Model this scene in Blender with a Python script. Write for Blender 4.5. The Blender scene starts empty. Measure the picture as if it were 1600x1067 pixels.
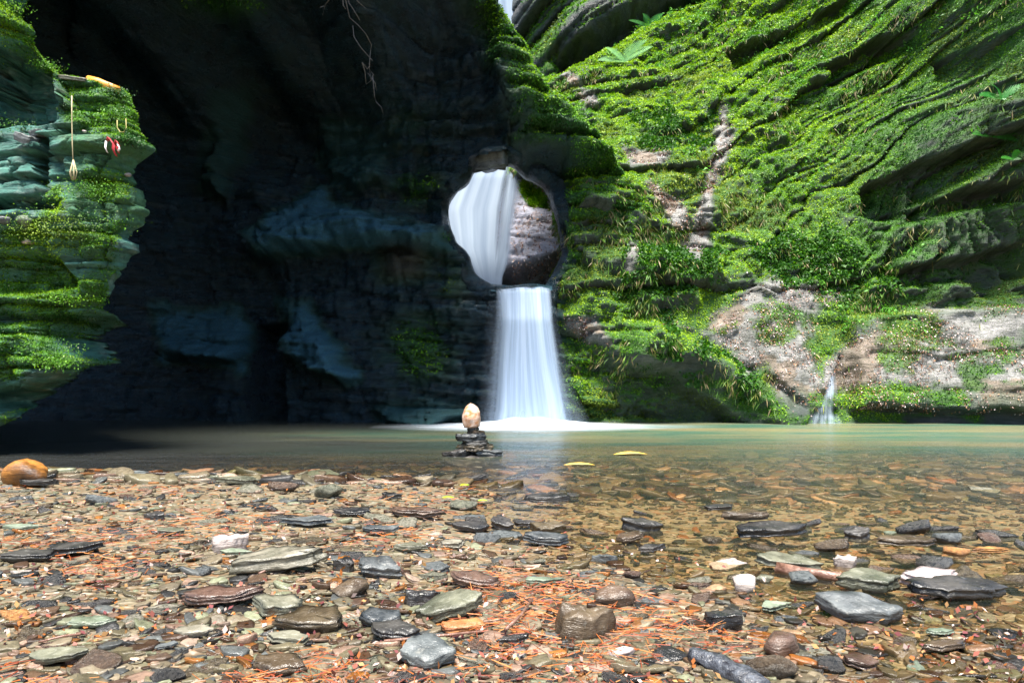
import bpy, math, random
import numpy as np
random.seed(7)
rng = np.random.default_rng(11)
R = math.radians
sc = bpy.context.scene
C = sc.collection

# ------------------------------------------------------------------ camera
CAMH = 0.5; FPX = 1067.0; CX = 800.0; HOR = 600.0          # lens of 24 mm on a 36 mm sensor, photo 1600 px wide
cam = bpy.data.cameras.new('camera'); cam_o = bpy.data.objects.new('camera', cam); C.objects.link(cam_o)
cam.sensor_width = 36; cam.lens = 24.0; cam.clip_end = 500; cam.clip_start = 0.05
cam.shift_y = (HOR-533.5)/1600.0
cam_o.location = (0, 0, CAMH); cam_o.rotation_euler = (R(90), 0, 0)
sc.camera = cam_o
# ------------------------------------------------------------------ sky, sun
SUN_EL, SUN_AZ = 70.0, 184.0        # azimuth clockwise from +Y : the light comes from above and a little behind the camera
w = bpy.data.worlds.new('World'); sc.world = w; w.use_nodes = True
nt = w.node_tree; nt.nodes.clear()
sky = nt.nodes.new('ShaderNodeTexSky'); sky.sky_type = 'NISHITA'; sky.sun_disc = False
sky.sun_elevation = R(SUN_EL); sky.sun_rotation = R(SUN_AZ)
bg = nt.nodes.new('ShaderNodeBackground'); bg.inputs[1].default_value = 0.085
wo = nt.nodes.new('ShaderNodeOutputWorld')
nt.links.new(sky.outputs[0], bg.inputs[0]); nt.links.new(bg.outputs[0], wo.inputs[0])
sl = bpy.data.lights.new('sun', 'SUN'); sl.energy = 4.6; sl.angle = R(24); sl.color = (1.0, 0.95, 0.86)
so = bpy.data.objects.new('sun', sl); C.objects.link(so)
from mathutils import Vector
sd_ = Vector((math.sin(R(SUN_AZ))*math.cos(R(SUN_EL)), math.cos(R(SUN_AZ))*math.cos(R(SUN_EL)), math.sin(R(SUN_EL))))
so.rotation_euler = sd_.to_track_quat('Z', 'Y').to_euler(); so.location = (0, 0, 20)
sc.view_settings.view_transform = 'Standard'; sc.view_settings.look = 'None'
sc.view_settings.exposure = 1.72; sc.view_settings.gamma = 1.0
sc.cycles.max_bounces = 6; sc.cycles.transparent_max_bounces = 24
sc.cycles.caustics_reflective = False; sc.cycles.caustics_refractive = False

# ------------------------------------------------------------------ numbers
def W(px, py, Y): return np.array([(px-CX)/FPX*Y, Y, CAMH+(HOR-py)/FPX*Y])
def _h(i, j, k, s):
    n = (i.astype(np.int64)*374761393 + j.astype(np.int64)*668265263 + k.astype(np.int64)*2147483647 + s*974634777) & 0xffffffff
    n = ((n ^ (n >> 13))*1274126177) & 0xffffffff
    n = (n ^ (n >> 16))*2246822519 & 0xffffffff
    return ((n ^ (n >> 15)) & 0xffffff)/float(0xffffff)
def vn(x, y, z, s=0):
    x, y, z = np.broadcast_arrays(np.asarray(x, float), np.asarray(y, float), np.asarray(z, float))
    i, j, k = np.floor(x), np.floor(y), np.floor(z)
    fx, fy, fz = x-i, y-j, z-k
    fx = fx*fx*(3-2*fx); fy = fy*fy*(3-2*fy); fz = fz*fz*(3-2*fz)
    i, j, k = i.astype(int), j.astype(int), k.astype(int); r = 0
    for a in (0, 1):
        for b in (0, 1):
            for c in (0, 1):
                r = r + _h(i+a, j+b, k+c, s)*(fx if a else 1-fx)*(fy if b else 1-fy)*(fz if c else 1-fz)
    return r*2-1
def fbm(x, y, z, s=0, o=4, g=0.5):
    r = 0; a = 1; t = 0
    for n in range(o):
        r = r + a*vn(x*2**n, y*2**n, z*2**n, s+n*17); t += a; a *= g
    return r/t
def sm(e0, e1, x):
    t = np.clip((x-e0)/(e1-e0), 0, 1); return t*t*(3-2*t)
def sdpoly(x, y, P, closed=True):
    """signed distance to polygon, positive inside (unsigned for an open line)"""
    P = np.array(P, float); n = len(P); d = np.full(x.shape, 1e18); ins = np.zeros(x.shape, bool)
    for a in range(n if closed else n-1):
        p, q = P[a], P[(a+1) % n]; e = q-p
        t = np.clip(((x-p[0])*e[0]+(y-p[1])*e[1])/(e@e+1e-12), 0, 1)
        d = np.minimum(d, (x-p[0]-t*e[0])**2+(y-p[1]-t*e[1])**2)
        if closed:
            c = (p[1] > y) != (q[1] > y)
            ins ^= c & (x < (q[0]-p[0])*(y-p[1])/((q[1]-p[1]) if q[1] != p[1] else 1e-9)+p[0])
    d = np.sqrt(d)
    return np.where(ins, d, -d) if closed else d
def tps(pts, vals, qx, qz):
    P = np.array(pts, float); n = len(P)
    def U(r2): return np.where(r2 > 1e-12, r2*np.log(np.maximum(r2, 1e-12)), 0)
    K = U(((P[:, None]-P[None])**2).sum(-1)) + np.eye(n)*0.02
    A = np.zeros((n+3, n+3)); A[:n, :n] = K; A[:n, n] = 1; A[:n, n+1:] = P; A[n, :n] = 1; A[n+1:, :n] = P.T
    c = np.linalg.solve(A, np.concatenate([vals, [0, 0, 0]]))
    r = c[n]+c[n+1]*qx+c[n+2]*qz
    for a in range(n): r = r+c[a]*U((qx-P[a, 0])**2+(qz-P[a, 1])**2)
    return r
def layers(s, x, seed, th, lat=1.0):
    """stacked beds: how far each bed stands proud of the face"""
    g = np.random.default_rng(seed); tk = th*g.uniform(0.4, 1.7, 900); b = np.cumsum(tk)-450*th
    i = np.clip(np.searchsorted(b, s), 1, 899); t = (s-b[i-1])/(b[i]-b[i-1])
    h = g.uniform(-1, 1, 900)[i]*0.6 + vn(x*lat+i*7.31, i*3.7, 0.5, seed)*0.9
    q = vn(x*lat*1.9+i*3.17, i*9.1, 4.5, seed+3); h = h+0.45*np.round(q*2.2)/2.2
    return h - 0.4*np.abs(2*t-1)**4 - 0.9*sm(.80, 1., np.abs(2*t-1))*(.3+.7*g.random(900)[i])

def blocks(s, x, seed, th, wd):
    """jointed beds: every block stands and tilts a little differently"""
    g = np.random.default_rng(seed); tk = th*g.uniform(0.45, 1.6, 1200); b = np.cumsum(tk)-600*th
    i = np.clip(np.searchsorted(b, s), 1, 1199); t = (s-b[i-1])/(b[i]-b[i-1])
    xx = x/wd*g.uniform(.6, 1.5, 1200)[i]+g.uniform(0, 50, 1200)[i]+.18*vn(s*6/th*.1, x*2, 0, seed)+.12*t*(g.random(1200)[i]-.5)*4
    j = np.floor(xx); u = xx-j; j = j.astype(int); z0 = np.zeros_like(j)
    h = _h(i, j, z0, seed)*1.7-.85
    h = h+(_h(i, j, z0+1, seed)-.5)*(t-.5)*1.6+(_h(i, j, z0+2, seed)-.5)*(u-.5)*1.5
    return h-.8*sm(.84, 1, np.abs(2*t-1))-.6*sm(.92, 1, np.abs(2*u-1))*(_h(i, j, z0+3, seed) > .35)
# ------------------------------------------------------------------ materials
def nodes(name):
    m = bpy.data.materials.new(name); m.use_nodes = True; t = m.node_tree; t.nodes.clear()
    o = t.nodes.new('ShaderNodeOutputMaterial'); return m, t, o
class NB:
    def __init__(s, t): s.t = t
    def n(s, k, **kw):
        n = s.t.nodes.new('ShaderNode'+k)
        for a, b in kw.items(): setattr(n, a, b)
        return n
    def l(s, a, b): s.t.links.new(a, b)
    def mix(s, f, a, b, mode='MIX'):
        n = s.t.nodes.new('ShaderNodeMix'); n.data_type = 'RGBA'; n.blend_type = mode
        for i, v in ((0, f), (6, a), (7, b)):
            if hasattr(v, 'is_output'): s.l(v, n.inputs[i])
            else: n.inputs[i].default_value = v if i == 0 else (*v, 1)
        return n.outputs[2]
    def ramp(s, x, a, b, lo=0.0, hi=1.0):
        n = s.t.nodes.new('ShaderNodeMapRange'); s.l(x, n.inputs[0])
        for i, v in enumerate((a, b, lo, hi)): n.inputs[i+1].default_value = v
        return n.outputs[0]
    def m(s, op, a, b=0.0):
        n = s.t.nodes.new('ShaderNodeMath'); n.operation = op
        for i, v in ((0, a), (1, b)):
            if hasattr(v, 'is_output'): s.l(v, n.inputs[i])
            else: n.inputs[i].default_value = v
        return n.outputs[0]
    def co(s, scale=(1, 1, 1), rot=(0, 0, 0), src='Object'):
        c = s.n('TexCoord'); m = s.n('Mapping'); s.l(c.outputs[src], m.inputs[0])
        m.inputs['Scale'].default_value = scale; m.inputs['Rotation'].default_value = rot; return m.outputs[0]
    def noise(s, v, sc_, d=5, r=0.6, dist=0.0):
        n = s.n('TexNoise'); s.l(v, n.inputs['Vector']); n.inputs['Scale'].default_value = sc_
        n.inputs['Detail'].default_value = d; n.inputs['Roughness'].default_value = r; n.inputs['Distortion'].default_value = dist
        return n.outputs['Fac']
    def vor(s, v, sc_, out='Distance', feat='F1'):
        n = s.n('TexVoronoi'); n.feature = feat; s.l(v, n.inputs['Vector']); n.inputs['Scale'].default_value = sc_; return n.outputs[out]
    def bump(s, h, st, dist, nrm=None):
        n = s.n('Bump'); s.l(h, n.inputs['Height']); n.inputs['Strength'].default_value = st; n.inputs['Distance'].default_value = dist
        if nrm is not None: s.l(nrm, n.inputs['Normal'])
        return n.outputs[0]
    def attr(s, name, out='Color'):
        a = s.n('Attribute', attribute_name=name); return a.outputs[out]

def rock_mat(name, c1, c2, c3, tilt=0.0, rough=(0.25, 0.6), fine=1.0, spec=.5):
    """bedded slate; vertex colour 'tint' holds what grows or lies on it, and painted sheen (alpha = how much)"""
    m, t, o = nodes(name); b = NB(t); p = b.n('BsdfPrincipled')
    v = b.co((1, 1, 5), (0, tilt, 0)); v1 = b.co((1, 1, 1))
    n1 = b.noise(v, 1.7*fine, 8, 0.65, 0.6); n2 = b.noise(v1, 2.3*fine, 8, 0.7); n3 = b.noise(v, 9*fine, 6, 0.7)
    c = b.mix(b.ramp(n1, 0.35, 0.65), c1, c2)
    c = b.mix(b.ramp(n2, 0.52, 0.72), c, c3)
    c = b.mix(b.ramp(n3, 0.3, 0.7, 0.0, 0.75), c, (0.4, 0.45, 0.5), 'MULTIPLY')
    a = b.n('Attribute', attribute_name='tint')
    sp = b.noise(v1, 30, 3, 0.6)
    f = b.m('MULTIPLY', a.outputs['Alpha'], b.ramp(sp, 0.3, 0.55, 0.55, 1.0))
    tc = b.mix(b.ramp(b.noise(v1, 60, 3, .7), .35, .65, 0.0, 1.0), a.outputs['Color'], b.mix(1.0, a.outputs['Color'], (.35, .4, .3), 'MULTIPLY'))
    c = b.mix(f, c, tc)
    p.inputs['Specular IOR Level'].default_value = spec
    b.l(c, p.inputs['Base Color'])
    r = b.ramp(n2, 0.3, 0.7, *rough)
    rr = b.n('Mix'); rr.data_type = 'FLOAT'; b.l(f, rr.inputs[0]); b.l(r, rr.inputs[2]); rr.inputs[3].default_value = 0.85
    b.l(rr.outputs[0], p.inputs['Roughness'])
    h = b.m('ADD', b.m('MULTIPLY', n3, 0.6), b.m('ADD', b.m('MULTIPLY', n1, 1.0), b.m('MULTIPLY', b.noise(v, 40*fine, 4, .7), 0.25)))
    b.l(b.bump(h, 0.9, 0.08/fine), p.inputs['Normal'])
    b.l(p.outputs[0], o.inputs[0]); return m
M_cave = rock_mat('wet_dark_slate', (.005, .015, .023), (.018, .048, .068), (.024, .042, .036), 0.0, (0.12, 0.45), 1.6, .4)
M_left = rock_mat('teal_slate', (.018, .075, .065), (.10, .31, .24), (.28, .40, .32), 0.0, (0.3, 0.65), 2.6)
M_right = rock_mat('grey_slate', (.035, .045, .045), (.10, .11, .11), (.17, .155, .15), R(-20), (0.3, 0.6), 1.2)
M_far = rock_mat('fall_rock', (.34, .35, .42), (.60, .57, .66), (.45, .28, .2), 0.0, (0.2, 0.5), 2.5)

def leaf_mat(name, gloss=0.45, tr=0.35):
    m, t, o = nodes(name); b = NB(t); p = b.n('BsdfPrincipled'); a = b.attr('tint')
    b.l(a, p.inputs['Base Color']); p.inputs['Roughness'].default_value = gloss
    p.inputs['Specular IOR Level'].default_value = 0.35
    tl = b.n('BsdfTranslucent'); b.l(b.mix(1.0, a, (1.0, 1.0, .4), 'MULTIPLY'), tl.inputs[0])
    mx = b.n('MixShader'); mx.inputs[0].default_value = tr; b.l(p.outputs[0], mx.inputs[1]); b.l(tl.outputs[0], mx.inputs[2])
    b.l(mx.outputs[0], o.inputs[0]); return m
M_moss = leaf_mat('moss_leaves', 0.5, 0.3)
M_litter = leaf_mat('dead_leaves', 0.35, 0.1)

def stone_mat(name, ca, cb, rough=(0.2, 0.55), sc_=1.0, spec=0.5):
    m, t, o = nodes(name); b = NB(t); p = b.n('BsdfPrincipled'); inf = b.n('ObjectInfo')
    ad = b.n('VectorMath', operation='ADD'); c0 = b.n('TexCoord'); b.l(c0.outputs['Object'], ad.inputs[0])
    ml = b.n('VectorMath', operation='SCALE'); b.l(inf.outputs['Location'], ml.inputs[0]); ml.inputs[3].default_value = 3.1; b.l(ml.outputs[0], ad.inputs[1])
    v = ad.outputs[0]; mp = b.n('Mapping'); b.l(v, mp.inputs[0]); mp.inputs['Scale'].default_value = (1, 1, 7); vs = mp.outputs[0]
    n1 = b.noise(v, 9*sc_, 7, .68); n2 = b.noise(vs, 14*sc_, 5, .7); n3 = b.noise(v, 60*sc_, 4, .7)
    c = b.mix(b.ramp(n1, .36, .64), ca, cb)
    c = b.mix(b.ramp(n2, .45, .7, 0, .7), c, b.mix(.5, ca, cb), 'MULTIPLY')
    hs = b.n('HueSaturation'); b.l(c, hs.inputs['Color'])
    b.l(b.ramp(inf.outputs['Random'], 0, 1, .47, .53), hs.inputs['Hue']); b.l(b.ramp(inf.outputs['Random'], 0, 1, 1.3, .8), hs.inputs['Value'])
    b.l(b.mix(b.ramp(n3, .6, .75, 0, .5), hs.outputs[0], (.35, .34, .3)), p.inputs['Base Color'])
    b.l(b.ramp(n1, .35, .65, *rough), p.inputs['Roughness']); p.inputs['Specular IOR Level'].default_value = spec
    h = b.m('ADD', b.m('MULTIPLY', n2, .7), b.m('ADD', n1, b.m('MULTIPLY', n3, .35)))
    b.l(b.bump(h, .7, .012/sc_), p.inputs['Normal']); b.l(p.outputs[0], o.inputs[0]); return m
S = {
 'green grey': stone_mat('green_grey_stone', (.075, .078, .055), (.20, .19, .14), (.15, .5)),
 'dark wet': stone_mat('dark_wet_stone', (.012, .013, .015), (.055, .050, .045), (.14, .5), 1, .6),
 'brown': stone_mat('brown_stone', (.045, .03, .02), (.12, .085, .055), (.12, .4)),
 'blue grey': stone_mat('blue_grey_stone', (.030, .036, .040), (.13, .14, .14), (.2, .55)),
 'pale': stone_mat('pale_stone', (.28, .24, .22), (.45, .39, .36), (.3, .6)),
 'pale green': stone_mat('pale_green_stone', (.12, .15, .11), (.22, .25, .18)),
 'orange': stone_mat('orange_stone', (.20, .08, .02), (.42, .22, .07), (.3, .6)),
 'agate': stone_mat('orange_white_stone', (.42, .12, .015), (.74, .60, .52), (.25, .6), 2.6),
}
def attr_stone(name):
    m, t, o = nodes(name); b = NB(t); p = b.n('BsdfPrincipled'); a = b.attr('tint'); v = b.co()
    n = b.noise(v, 55, 5, .7); n0 = b.noise(v, 9, 3, .6)
    b.l(b.mix(b.ramp(n, .3, .7, .1, .9), b.mix(1., a, (1.25, 1.2, 1.15), 'MULTIPLY'), b.mix(1., a, (.35, .33, .33), 'MULTIPLY')), p.inputs['Base Color'])
    b.l(b.ramp(n0, .35, .65, .12, .5), p.inputs['Roughness'])
    b.l(b.bump(n, .6, .008), p.inputs['Normal']); b.l(p.outputs[0], o.inputs[0]); return m
M_shale = attr_stone('shale')
def plain(name, ca, cb, s=20, rough=.5, bump=.3):
    m, t, o = nodes(name); b = NB(t); p = b.n('BsdfPrincipled'); v = b.co(); n = b.noise(v, s, 5, .65)
    b.l(b.mix(b.ramp(n, .35, .65), ca, cb), p.inputs['Base Color']); p.inputs['Roughness'].default_value = rough
    b.l(b.bump(n, bump, .01), p.inputs['Normal']); b.l(p.outputs[0], o.inputs[0]); return m

# ------------------------------------------------------------------ meshes
def link(name, me, mat=None, parent=None, smooth=False, **tags):
    o = bpy.data.objects.new(name, me); C.objects.link(o)
    if mat is not None and not len(me.materials): me.materials.append(mat)
    if smooth: me.polygons.foreach_set('use_smooth', np.ones(len(me.polygons), bool))
    if parent: o.parent = parent
    for k, v in tags.items(): o[k] = v
    return o
def mesh(name, V, F, col=None):
    """V (n,3); F (m,k) one k for all, or list of them"""
    me = bpy.data.meshes.new(name); V = np.asarray(V, np.float32)
    if isinstance(F, np.ndarray): F = [F]
    F = [np.asarray(f, np.int32) for f in F if len(f)]
    me.vertices.add(len(V)); me.vertices.foreach_set('co', V.ravel())
    lv = np.concatenate([f.ravel() for f in F]); tot = np.concatenate([np.full(len(f), f.shape[1]) for f in F])
    me.loops.add(len(lv)); me.loops.foreach_set('vertex_index', lv)
    me.polygons.add(len(tot)); st = np.concatenate([[0], np.cumsum(tot)[:-1]])
    me.polygons.foreach_set('loop_start', st.astype(np.int32)); me.polygons.foreach_set('loop_total', tot.astype(np.int32))
    me.update(calc_edges=True); me.validate()
    if col is not None:
        a = me.color_attributes.new('tint', 'FLOAT_COLOR', 'POINT')
        c = np.ones((len(V), 4), np.float32); c[:, :col.shape[1]] = col; a.data.foreach_set('color', c.ravel())
    return me
def grid_faces(nz, nx, keep=None):
    i = np.arange(nz*nx).reshape(nz, nx)
    F = np.stack([i[:-1, :-1], i[:-1, 1:], i[1:, 1:], i[1:, :-1]], -1).reshape(-1, 4)
    if keep is not None:
        k = keep[:-1, :-1] & keep[:-1, 1:] & keep[1:, 1:] & keep[1:, :-1]; F = F[k.ravel()]
    return F
def compact(V, F, col):
    u, inv = np.unique(F, return_inverse=True); return V[u], inv.reshape(F.shape), (col[u] if col is not None else None)
def normals(P):
    du = np.gradient(P, axis=1); dv = np.gradient(P, axis=0); n = np.cross(du, dv)
    n /= np.linalg.norm(n, axis=-1, keepdims=True)+1e-9; return n
def blur(a, k):
    for _ in range(k):
        p = np.pad(a, [(1, 1), (1, 1)]+[(0, 0)]*(a.ndim-2), 'edge')
        a = (p[:-2, 1:-1]+p[2:, 1:-1]+p[1:-1, :-2]+p[1:-1, 2:]+2*p[1:-1, 1:-1])/6
    return a
G0 = {'lime': (.28, .46, .008), 'mid': (.11, .30, .008), 'deep': (.014, .080, .010), 'olive': (.17, .20, .03), 'pale': (.26, .32, .13), 'teal': (.02, .11, .05)}
G0 = {k: np.array(v) for k, v in G0.items()}
def leaf_cloud(pos, nrm, size, col, g, droop=0.35, wide=0.5, lift=0.0):
    n = len(pos); rd = g.normal(size=(n, 3)); rd /= np.linalg.norm(rd, axis=1, keepdims=True)
    d = nrm*0.55+rd*0.75+np.array([0, 0, -droop]); d /= np.linalg.norm(d, axis=1, keepdims=True)
    wv = np.cross(d, nrm+0.5*g.normal(size=(n, 3))); wv /= np.linalg.norm(wv, axis=1, keepdims=True)+1e-9
    up = np.cross(wv, d); s = size[:, None]; b = pos+nrm*lift*s
    V = np.stack([b, b+d*s*.5+wv*s*wide*.5+up*s*.06, b+d*s, b+d*s*.5-wv*s*wide*.5+up*s*.06], 1).reshape(-1, 3)
    F = np.arange(4*n).reshape(n, 4); cc = np.repeat(col, 4, axis=0)
    return V, F, cc
def scatter(P, N, dens, n, g):
    """n points on a grid surface, by density"""
    a = np.linalg.norm(np.cross(P[:-1, 1:]-P[:-1, :-1], P[1:, :-1]-P[:-1, :-1]), axis=-1)
    wgt = (a*dens[:-1, :-1]).ravel(); wgt = wgt/wgt.sum(); c = g.choice(len(wgt), n, p=wgt)
    nx = P.shape[1]-1; i, j = c//nx, c % nx; u, v = g.random((n, 1)), g.random((n, 1))
    p = P[i, j]*(1-u)*(1-v)+P[i, j+1]*u*(1-v)+P[i+1, j]*(1-u)*v+P[i+1, j+1]*u*v
    return p, N[i, j], i, j
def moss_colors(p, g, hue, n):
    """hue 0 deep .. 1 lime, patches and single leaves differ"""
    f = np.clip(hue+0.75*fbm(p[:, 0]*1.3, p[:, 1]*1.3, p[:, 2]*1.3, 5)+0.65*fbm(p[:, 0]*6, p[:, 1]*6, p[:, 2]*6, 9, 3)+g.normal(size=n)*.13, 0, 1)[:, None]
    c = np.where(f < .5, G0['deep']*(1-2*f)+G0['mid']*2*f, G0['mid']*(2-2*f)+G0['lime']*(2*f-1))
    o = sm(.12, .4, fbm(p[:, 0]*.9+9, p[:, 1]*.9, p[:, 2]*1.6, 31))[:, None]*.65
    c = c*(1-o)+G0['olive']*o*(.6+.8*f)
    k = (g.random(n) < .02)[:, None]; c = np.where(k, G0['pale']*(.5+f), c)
    return np.clip(c*g.uniform(.75, 1.25, (n, 1)), 0, 1)

class Face:
    """a rock face standing over the x-z plane, depth from surveyed points"""
    def __init__(s, xr, zr, res, ctrl):
        x = np.arange(xr[0], xr[1], res); z = np.arange(zr[0], zr[1], res); s.X, s.Z = np.meshgrid(x, z)
        w_ = [W(*c) for c in ctrl]; s.Y = tps([(a[0], a[2]) for a in w_], np.array([a[1] for a in w_]), s.X, s.Z)
        s.res = res; s.keep = np.ones(s.X.shape, bool); s.upd()
    def upd(s): s.px = CX+FPX*s.X/s.Y; s.py = HOR-FPX*(s.Z-CAMH)/s.Y
    def sd(s, poly): return sdpoly(s.px, s.py, poly)*s.Y/FPX
    def push(s, poly, dy, soft=.1, warp=0.0):
        d = s.sd(poly)
        if warp: d = d+warp*fbm(s.X*5, s.Z*5, 1, 77)
        s.Y = s.Y+dy*sm(-soft, soft, d)
    def cut(s, poly, depth=.8, rim=.06, noise=.03):
        Yb = blur(s.Y, 14); d = sdpoly(CX+FPX*s.X/Yb, HOR-FPX*(s.Z-CAMH)/Yb, poly)*Yb/FPX+noise*fbm(s.X*5, s.Z*5, 3, 41, 2)
        s.Y = s.Y+depth*np.clip((d+rim)/rim, 0, 1)**2.2; s.keep &= d < rim*.35
    def done(s): s.P = np.stack([s.X, s.Y, s.Z], -1); s.N = normals(s.P); s.N = np.where(s.N[..., 1:2] > 0, -s.N, s.N); return s
    def build(s, name, mat, tint, **tags):
        nz, nx = s.X.shape; V, F, c = compact(s.P.reshape(-1, 3), grid_faces(nz, nx, s.keep), tint.reshape(-1, 4))
        return link(name, mesh(name, V, F, c), mat, smooth=True, **tags)

leafV, leafF, leafC = [], [], []
def moss_obj(name, parts, label, mat=None, cat='moss'):
    V = np.concatenate([p[0] for p in parts]); o = 0; F = []
    for p in parts: F.append(p[1]+o); o += len(p[0])
    return link(name, mesh(name, V, np.concatenate(F), np.concatenate([p[2] for p in parts])), mat or M_moss, kind='stuff', label=label, category=cat)

# ================================================================== THE BACK WALL WITH THE HOLE
HOLE = [(742, 262), (770, 250), (800, 250), (814, 270), (848, 285), (862, 315), (876, 360), (880, 395), (864, 425), (850, 446), (765, 442), (742, 425), (735, 398), (712, 378), (700, 345), (698, 318), (715, 292), (735, 278)]
RIDGE = [(768, -400), (775, -40), (793, 12), (832, 72), (850, 112), (888, 150), (938, 192), (970, 236), (992, 285), (1020, 300), (1400, 300), (1400, -1200), (768, -1200)]
ctrl = [(0, 660, 9.2), (200, 660, 9.4), (400, 660, 9.3), (600, 662, 8.9), (740, 662, 8.7), (900, 662, 8.9), (1000, 662, 9.3),
        (0, 450, 9.0), (200, 450, 9.6), (400, 430, 9.6), (600, 420, 9.0), (740, 460, 8.75), (870, 460, 8.9), (1000, 450, 9.6),
        (200, 300, 9.2), (400, 300, 9.4), (550, 300, 9.1), (680, 300, 8.9), (740, 250, 8.7), (880, 300, 8.9), (960, 260, 9.0),
        (0, 100, 7.6), (200, 100, 8.2), (400, 100, 8.6), (600, 100, 8.4), (760, 120, 8.3), (830, 160, 8.45), (900, 210, 8.6),
        (100, -50, 6.6), (400, -50, 7.4), (650, -50, 7.6), (790, 0, 8.2), (200, -250, 5.4), (500, -250, 5.8), (760, -250, 6.6),
        (-300, 660, 8.5), (-300, 300, 8), (-300, 0, 6.5), (200, -700, 4.2), (500, -700, 4.2), (800, -600, 5.4), (-300, -500, 4.4)]
A = Face((-9.5, 1.95), (-.9, 9.0), .028, ctrl)
A.Y = np.maximum(A.Y, 5.3-.0*A.Z)
A.Y += .38*fbm(A.X*.55, A.Z*.4, 0, 3, 3)*sm(740, 560, A.px) + .10*fbm(A.X*2, A.Z*2.2, 0, 8)
def facet(F_, poly, a, b):
    d = F_.sd(poly); ys = [p[1] for p in poly]; t = np.clip((F_.py-min(ys))/(max(ys)-min(ys)), 0, 1)
    F_.Y -= sm(-.04, .16, d+.16*fbm(F_.X*2.5, F_.Z*4, 2, 5))*(a+b*t)*(1+.35*fbm(F_.X*3, F_.Z*5, 1, 6))
facet(A, [(385, 365), (430, 330), (500, 288), (522, 322), (640, 345), (735, 372), (700, 388), (560, 388), (400, 402)], .05, .75)
facet(A, [(235, 478), (300, 490), (370, 480), (395, 520), (380, 575), (250, 560)], .02, .8)
facet(A, [(440, 468), (470, 470), (560, 590), (540, 600), (450, 560)], .02, .9)
facet(A, [(505, 195), (560, 185), (605, 215), (600, 285), (540, 300), (500, 262)], -.12, .5)
facet(A, [(330, 150), (395, 140), (385, 230), (350, 305), (310, 300)], -.1, .5)
facet(A, [(590, 640), (660, 622), (740, 630), (745, 668), (600, 672)], .05, .6)
facet(A, [(598, 385), (655, 378), (670, 435), (600, 440)], .12, -.05)
facet(A, [(105, -40), (145, -40), (150, 60), (155, 95), (110, 105)], .2, .2)
FACET_SHEEN = [([(385, 365), (430, 330), (500, 288), (522, 322), (640, 345), (735, 372), (700, 388), (560, 388), (400, 402)], .8), ([(235, 478), (300, 490), (370, 480), (395, 520), (380, 575), (250, 560)], .8),
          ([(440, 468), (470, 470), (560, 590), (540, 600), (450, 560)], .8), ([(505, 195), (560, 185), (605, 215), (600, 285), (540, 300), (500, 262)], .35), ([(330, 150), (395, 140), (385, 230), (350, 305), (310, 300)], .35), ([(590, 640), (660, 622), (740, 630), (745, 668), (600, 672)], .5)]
A.push([(395, 512), (440, 508), (445, 590), (440, 700), (390, 700)], .7, .08)
# arch: the band above the hole stands proud, dark undercut between it and the hole
A.push([(770, -80), (800, 40), (900, 170), (975, 245), (900, 250), (840, 232), (800, 215), (770, 160)], -.35, .12, .05)
A.push([(800, 240), (880, 250), (985, 265), (900, 300), (862, 300), (845, 280), (815, 262)], .35, .10, .04)
A.push([(738, 262), (752, 240), (790, 234), (808, 250), (785, 262), (760, 270)], -.35, .06)
sA = A.Z+.06*A.X+.08*fbm(A.X*.7, A.Z*.7, 0, 2)
rough = (.5+.5*sm(560, 700, A.px))*sm(.0, .30, -A.sd(HOLE))*sm(.0, .2, -A.sd(RIDGE)+.05)
A.Y -= rough*(.13*layers(sA, A.X, 5, .42, .8)+.07*layers(sA+.03*fbm(A.X*2, A.Z, 0, 6), A.X, 6, .12, 1.7)+.028*layers(sA, A.X, 9, .05, 3)+.13*blocks(sA+.1*A.X, A.X, 51, .55, .9)+.05*blocks(sA, A.X, 52, .17, .35))
A.Y += .045*fbm(A.X*6, A.Z*9, 0, 13, 3)*sm(.0, .3, -A.sd(HOLE))
A.Y += .02*fbm(A.X*8, A.Z*12, 0, 12)
A.upd(); A.cut(HOLE, .12, .10, .01); A.keep &= sdpoly(CX+FPX*A.X/blur(A.Y, 14), HOR-FPX*(A.Z-CAMH)/blur(A.Y, 14), HOLE) < -7; A.upd(); A.cut(RIDGE, 1.2, .12, .07)
A.done()
up = A.N[..., 2]
ridge_d = sdpoly(A.px, A.py, [(775, -40), (793, 12), (832, 72), (850, 112), (888, 150), (938, 192), (970, 236), (992, 285)], False)
m_ridge = sm(85, 20, ridge_d+25*fbm(A.X*3, A.Z*3, 0, 15))*sm(0, 60, A.py+40)
m_right = sm(868, 900, A.px)*sm(255, 275, A.py)
blob = np.zeros_like(A.X)
for (cx, cy, rx, ry, k) in ((650, 295, 45, 30, .6), (655, 545, 50, 50, .75), (700, 440, 30, 40, .4), (835, 200, 40, 30, .8), (345, 5, 55, 18, 1.2), (640, 200, 70, 50, .25), (690, 370, 40, 10, .5), (720, 340, 30, 60, .3)):
    blob = np.maximum(blob, k*np.exp(-((A.px-cx)/rx)**2-((A.py-cy)/ry)**2))
mA = np.clip(np.maximum(m_ridge, m_right)+blob*sm(-.3, .3, fbm(A.X*5, A.Z*9, 0, 22)+.2), 0, 1)
tA = np.zeros(A.X.shape+(4,)); tA[..., :3] = G0['deep']*.8+G0['mid']*.25; tA[..., 3] = mA*.9
for poly, k_ in FACET_SHEEN:
    f_ = sm(-14, 10, sdpoly(A.px, A.py, poly)+16*fbm(A.X*4, A.Z*6, 0, 17))*k_*(1-mA); tA[..., :3] += f_[..., None]*(np.array([.055, .20, .36])-tA[..., :3]); tA[..., 3] = np.maximum(tA[..., 3], f_)  # blue sky sheen of the wet facets, painted into the rock colour
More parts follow.
